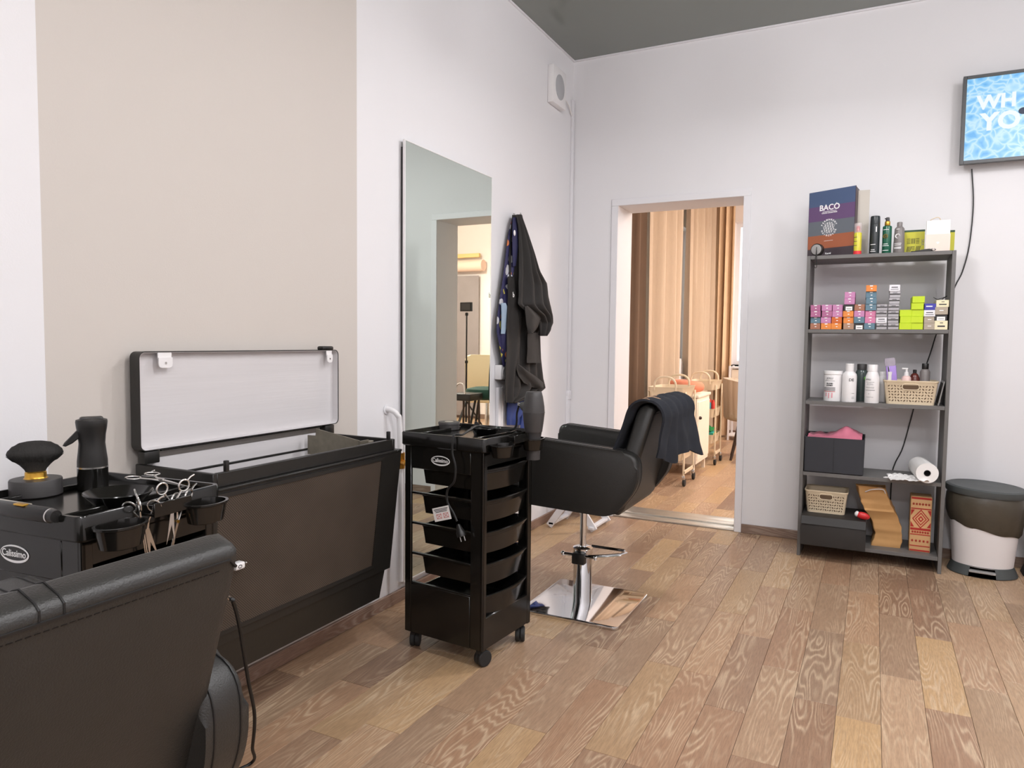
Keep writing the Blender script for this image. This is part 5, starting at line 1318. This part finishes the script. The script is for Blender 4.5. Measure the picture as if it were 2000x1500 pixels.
curtain('wide linen curtain nearest the doorway', (.0, 1.78, 0), (.02, 3.02, 0), .02, 3.05, 3, .045, seed=.9)
curtain('linen curtain behind the pink cushion', (-.0, 3.42, 0), (.02, 4.66, 0), .02, 3.05, 4, .045, seed=2.2)
curtain('pale sunlit curtain in the far corner of the next room', (.0, 4.74, 0), (.30, 4.70, 0), .02, 3.05, 3, .035, mat('linen_daylit', (226,196,160), .9, bump=.5, bscale=300, var=.05), seed=1.)  # paler copy of the linen, window daylight put into its colour
curtain('dark linen strip filling the dark gap beside the doorway', (-.02, 1.22, 0), (.0, 1.72, 0), .02, 3.05, 2, .03, 'linen_dark', seed=.2)  # sheet added for the dark gap; its darkness is in the linen colour

# beige three-tier carts
def cart(label, c, rz, w=.30, d=.40):
    t = thing('utility_cart', label, 'cart', c, rz, 'beige three-tier carts')
    for i, z in enumerate((.215, .47, .74)):
        def R(f, zz, g=0): return [(x, y, zz) for x, y in rrect(w*f-2*g, d*f-2*g, .03, 4)]
        mb = MB(); mb.ring_faces([R(.9, z), R(1., z+.085), R(1.02, z+.088), R(1., z+.088, .003), R(.9, z+.004, .003)]); mb.build('tray', 'beige_metal', t)
    for sx in (-1, 1):
        for sy in (-1, 1):
            x, y = sx*(w/2+.006), sy*(d/2-.06)
            MB().box((x, y, .44), (.012, .028, .70), .002, seg=1).build('upright', 'beige_metal', t)
            cs = MB().box((x, y, .072), (.028, .02, .04), .006).build('caster', 'steel', t)
            mb = MB(); mb.lathe([(.008, -.011), (.031, -.010), (.033, -.006), (.033, .006), (.031, .010), (.008, .011)], (0, 0, 0), 20, M=frame((x+.004*sx, y+.012, .0335), (0, 1, 0), (0, 0, 1))); mb.build('wheel', 'black_rubber', cs)
        MB().box((sx*(w/2+.006), 0, .115), (.012, d-.1, .03), .002, seg=1).build('foot_bar', 'beige_metal', t)
    for sy in (-1, 1):
        mb = MB(); mb.tube(smooth_path([(-.09, sy*(d/2), .80), (-.085, sy*(d/2+.005), .87), (-.04, sy*(d/2+.005), .91), (.04, sy*(d/2+.005), .91), (.085, sy*(d/2+.005), .87), (.09, sy*(d/2), .80)], 6), .009, 8); mb.build('handle', 'beige_metal', t)
    return t
c1 = Vector((.372, 1.435, 0)); c2 = Vector((.405, 2.61, 0))
cart('beige cart with slippers in its bottom tray, behind the salon chair', c1, .0, .30, .47)
cart('beige cart with bottles in its middle tray, beyond the white cabinet', c2, .0, .27, .41)
def slipper(label, c, rz):
    t = thing('slipper', label, 'slipper', c, rz, 'dark slippers on the cart')
    MB().prism([(x, y) for x, y in round_poly([(-.11, -.032), (.09, -.042), (.12, 0), (.09, .042), (-.11, .032), (-.125, 0)], .025, 4)], 'z', 0, .016, .004, seg=1).build('sole', 'black_rubber', t)
    def fn(a, b): an = PI*a; return Vector((.0+.075*b, -.04*math.cos(an), .012+.035*math.sin(an)*(1-.4*b)))
    mb = MB(); mb.grid(fn, 12, 6, .004); mb.build('strap', 'cloth_black', t)
slipper('dark slipper on the cart tray, nearer the chair', c1+Vector((-.055, -.05, .221)), PI/2)
slipper('dark slipper on the cart tray, nearer the cabinet', c1+Vector((.062, -.03, .221)), PI/2)
mat('teal', (50,140,150), .4, bump=.02); mat('red_bottle', (214,60,52), .4, bump=.02); mat('green_cloth', (24,128,60), .8, bump=.6, bscale=60, var=.2); mat('yellow_card', (228,208,60), .5, bump=.02); mat('turquoise', (60,190,170), .5, bump=.02)
zt = .475
bottle('white_tube', 'tall white bottle in the middle tray of the far cart', 'bottle', c2+Vector((.0, -.115, zt)), [(.024, 0), (.025, .15), (.02, .17)], 'white_plastic', ([(.015, .17), (.015, .19)], 'white_plastic'))
bottle('teal_bottle', 'teal bottle with red cap in the far cart', 'bottle', c2+Vector((.06, -.085, zt)), [(.024, 0), (.024, .13), (.02, .14)], 'teal', ([(.022, .14), (.022, .17)], 'red_bottle'))
bottle('red_bottle', 'red bottle in the middle tray of the far cart', 'bottle', c2+Vector((.095, -.055, zt)), [(.022, 0), (.022, .12), (.018, .14)], 'red_bottle', ([(.014, .14), (.014, .16)], 'red_bottle'))
t = thing('powder_puff', 'pale pink powder puff at the end of the far cart tray', 'powder puff', c2+Vector((.072, .05, zt))); MB().sphere((0, 0, .085), .04, 14).build('puff', 'pink_bottle', t); MB().lathe([(.02, 0), (.016, .05)]).build('pot', 'white_plastic', t)
def fn(a, b): return Vector((-.10+.2*a, -.13+.26*b, .09+.05*math.sin(PI*a)*math.sin(PI*b)+.035*abs(mnoise.noise(Vector((a*5, b*6, 3.))))))
mb = MB(); mb.grid(fn, 18, 22, .004); o = tag(mb.build('green_cloth', 'green_cloth', None), 'crumpled green cloth in the bottom tray of the far cart', 'cloth'); o.location = c2+Vector((0, 0, .24))
t = thing('glove_box', 'turquoise and yellow carton on the bottom tray of the far cart', 'box', c2+Vector((.055, -.02, .222)), .05)
MB().box((0, 0, .05), (.12, .20, .085), .002, seg=1).build('carton', 'turquoise', t); MB().box((.0605, .0, .05), (.001, .19, .075)).build('yellow_side', 'yellow_card', t, False); MB().lathe([(.022, 0), (.022, .001)], M=frame((.0612, .0, .05), (0, 1, 0), (0, 0, 1))).build('round_logo', 'green_cloth', t)
# white cabinet with pink cushion
cxr = at(1361, 850, 'y', 1.80).x; czt = at(1361, 772, 'y', 1.80).z
t = thing('white_cabinet', 'low white wooden cabinet with top board, between the two carts', 'cabinet', (cxr-.16, 2.07, 0))
MB().box((0, 0, .10+(czt-.13)/2), (.31, .52, czt-.13), .003, seg=1).build('body', 'cabinet_white', t); MB().box((0, 0, czt-.013), (.335, .55, .026), .004).build('top_board', 'cabinet_white', t)
for sx in (-1, 1):
    for sy in (-1, 1): MB().box((sx*.12, sy*.22, .05), (.03, .03, .10)).build('foot', 'cabinet_white', t, False)
d_ = MB().box((.158, 0, .10+(czt-.13)/2), (.010, .49, czt-.2), .002, seg=1).build('door', 'cabinet_white', t)
MB().sphere((.172, -.20, .52), .016, 12).build('knob', 'wood_dark', d_)
t = thing('neck_cushion', 'pink U-shaped neck cushion lying on the white cabinet', 'cushion', (cxr-.155, 2.05, czt+.005), .5)
pts = [Vector((.115*math.cos(a), .115*math.sin(a)*1.15, .058)) for a in [math.radians(25+310*i/24) for i in range(25)]]
MB().tube(pts, [.045+.016*math.sin(PI*i/24) if 0 < i < 24 else .02 for i in range(25)], 14).build('cushion', 'pink_cushion', t); MB().tube([p+Vector((0, 0, .06-.004*abs(i-12)/12)) for i, p in enumerate(pts)][2:-2], .0016, 5).build('seam', 'pink_bottle', t)
# white padded couch back between the curtains
cq = at(1327, 720, 'x', -.04)
t = thing('white_headboard', 'white padded headrest between the two linen curtains behind the pink cushion', 'headrest', (-.08, cq.y, 0), 0)
MB().prism(round_poly([(-.13, .3), (.13, .3), (.13, 1.02), (-.13, 1.02)], [.01, .01, .09, .09], 6), 'x', -.05, .05, .02).build('pad', 'white_plastic', t)
for sy in (-1, 1): MB().box((0, sy*.09, .15), (.03, .03, .30)).build('leg', 'steel', t, False)
# tufted chair, partly hidden by the door jamb
mat('tuft_grey', (196,178,158), .8, bump=.3, bscale=300, var=.05)
t = thing('tufted_chair', 'beige channel-tufted chair with dark wooden legs behind the door jamb', 'chair', (.80, 3.05, 0), .15)
def fn(a, b):
    an = math.radians(100+160*a); r = .27+.02*b+.010*abs(math.sin(a*PI*10)); return Vector((r*math.cos(an), r*math.sin(an), .44+.36*b+.04*math.sin(PI*a)*b))
mb = MB(); mb.grid(fn, 80, 10, .05); mb.build('backrest', 'tuft_grey', t, angle=70)
MB().lathe([(.22, .40), (.27, .42), (.28, .47), (.25, .50), (.05, .51)], (0, 0, 0), 32).build('seat', 'tuft_grey', t)
for a in (45, 135, 225, 315):
    c, s_ = math.cos(math.radians(a)), math.sin(math.radians(a)); MB().cyl((.15*c, .15*s_, .41), (.27*c, .27*s_, 0), .022, .013, 12).build('leg', 'wood_dark', t)
# white open rack by the far window
t = thing('white_rack', 'white metal rack with pale box under the far window', 'rack', (.50, 4.55, 0))
for sx in (-1, 1):
    for sy in (-1, 1): MB().box((sx*.17, sy*.13, .46), (.022, .022, .92), .002, seg=1).build('post', 'trim_white', t)
for z in (.06, .62, .90): MB().box((0, 0, z), (.36, .28, .02), .002, seg=1).build('shelf', 'trim_white', t)
MB().box((0, 0, .76), (.30, .24, .24), .01).build('drawer_box', 'cabinet_white', t)

# studio corner, seen in the mirror: backdrop, light stand, chairs, tray
MX = .026
def mr(px, py, y): p = at(px, py, 'y', y); return Vector((2*MX-p.x, p.y, p.z))
q = mr(936, 538, Y2B-.05); q2 = mr(895, 531, Y2B-.05)
mat('backdrop_grey', (150,140,138), .9, bump=.1, bscale=40, var=.12, vscale=4); mat('peach_roll', (238,206,186), .7, bump=.05); mat('yellow_bar', (232,196,130), .6, bump=.05)
bw_ = min(1.1, X2R-.06-q.x)
t = thing('photo_backdrop', 'grey hanging photo backdrop reflected in the mirror', 'backdrop', (min(q.x+bw_/2, X2R-.6), Y2B-.06, 0))
bx0 = q.x-t.location.x
def fn(a, b): return Vector((bx0+bw_*a, .012*math.sin(a*9+b*2), q.z*(1-b)+.04*b))
mb = MB(); mb.grid(fn, 30, 10, .004); mb.build('cloth', 'backdrop_grey', t, angle=80)
r1 = mr(944, 518, Y2B-.12)
mb = MB(); mb.cyl((r1.x-t.location.x, -.05, r1.z), (X2R-.04-t.location.x, -.05, r1.z), .085, seg=28); mb.build('roll', 'peach_roll', t)
r2 = mr(935, 498, Y2B-.12); mb = MB(); rl_ = X2R-.04-r2.x; mb.box((r2.x-t.location.x+rl_/2, -.03, r2.z), (rl_, .05, .06), .004); mb.build('bar', 'yellow_bar', t)
sy_ = 2.5; b_ = mr(911, 700, sy_)
t = thing('light_stand', 'black tripod stand carrying a small LED panel, reflected in the mirror', 'light stand', (b_.x, sy_, 0))
MB().cyl((0, 0, .25), (0, 0, .95), .011, seg=12).build('lower_tube', 'black_plastic', t); MB().cyl((0, 0, .95), (0, 0, 1.52), .009, seg=10).build('upper_tube', 'black_plastic', t)
for z in (.95, 1.5): MB().box((0, 0, z), (.03, .03, .035), .006).build('clamp', 'black_plastic', t)
for k in range(3):
    a = k*2*PI/3+.5; MB().tube([(0, 0, .5), (.32*math.cos(a), .32*math.sin(a), .008)], .009, 8).build('leg', 'black_plastic', t)
ld = MB().box((0, -.01, 1.585), (.155, .03, .105), .006).build('led_panel', 'black_plastic', t); MB().box((0, -.027, 1.585), (.12, .002, .075)).build('rear_plate', 'dark_grey_plastic', ld, False)
mat('yellow_leather', (238,222,184), .5, bump=.1); mat('green_velvet', (24,66,54), .8, bump=.2, bscale=300, var=.1)
yp = mr(948, 715, 2.9)
t = thing('yellow_chair', 'pale yellow padded chair reflected in the mirror', 'chair', (yp.x, 2.95, 0), math.radians(160))
MB().prism(round_poly([(-.22, .55), (.22, .55), (.24, 1.03), (-.24, 1.03)], [.05, .05, .08, .08], 5), 'y', .16, .23, .02, seg=3).build('backrest', 'yellow_leather', t)
MB().box((0, -.02, .50), (.46, .44, .09), .03, seg=3).build('seat', 'yellow_leather', t); MB().cyl((0, 0, .05), (0, 0, .46), .025).build('column', 'chrome', t); MB().lathe([(.22, 0), (.22, .01), (.05, .05)]).build('foot', 'chrome', t)
gp = mr(940, 764, 1.95)
t = thing('green_stool', 'dark green velvet stool on black splayed legs, reflected in the mirror', 'stool', (gp.x-.04, 1.95, 0))
MB().lathe([(.15, .58), (.20, .60), (.21, .65), (.19, .69), (.10, .71), (.02, .715)], (0, 0, 0), 32).build('seat', 'green_velvet', t)
for k in range(4):
    a = k*PI/2+.5; MB().tube([(.11*math.cos(a), .11*math.sin(a), .59), (.24*math.cos(a), .24*math.sin(a), .006)], .013, 8).build('leg', 'black_plastic', t)
tp = mr(914, 785, 1.6)
t = thing('tool_stand', 'black tray stand with arched chrome handle, reflected in the mirror', 'stand', (tp.x+.02, 1.6, 0))
MB().box((0, 0, .63), (.24, .26, .07), .008).build('tray', 'black_plastic', t)
mb = MB(); mb.tube(smooth_path([(-.05, -.12, .60), (-.05, -.12, .72), (-.035, -.12, .755), (.0, -.12, .77), (.035, -.12, .755), (.05, -.12, .72), (.05, -.12, .60)], 6), .008, 10); mb.build('handle', 'chrome', t)
for sx in (-1, 1):
    for sy in (-1, 1): MB().cyl((sx*.09, sy*.10, .60), (sx*.10, sy*.11, 0), .011, seg=10).build('leg', 'wood_dark', t)
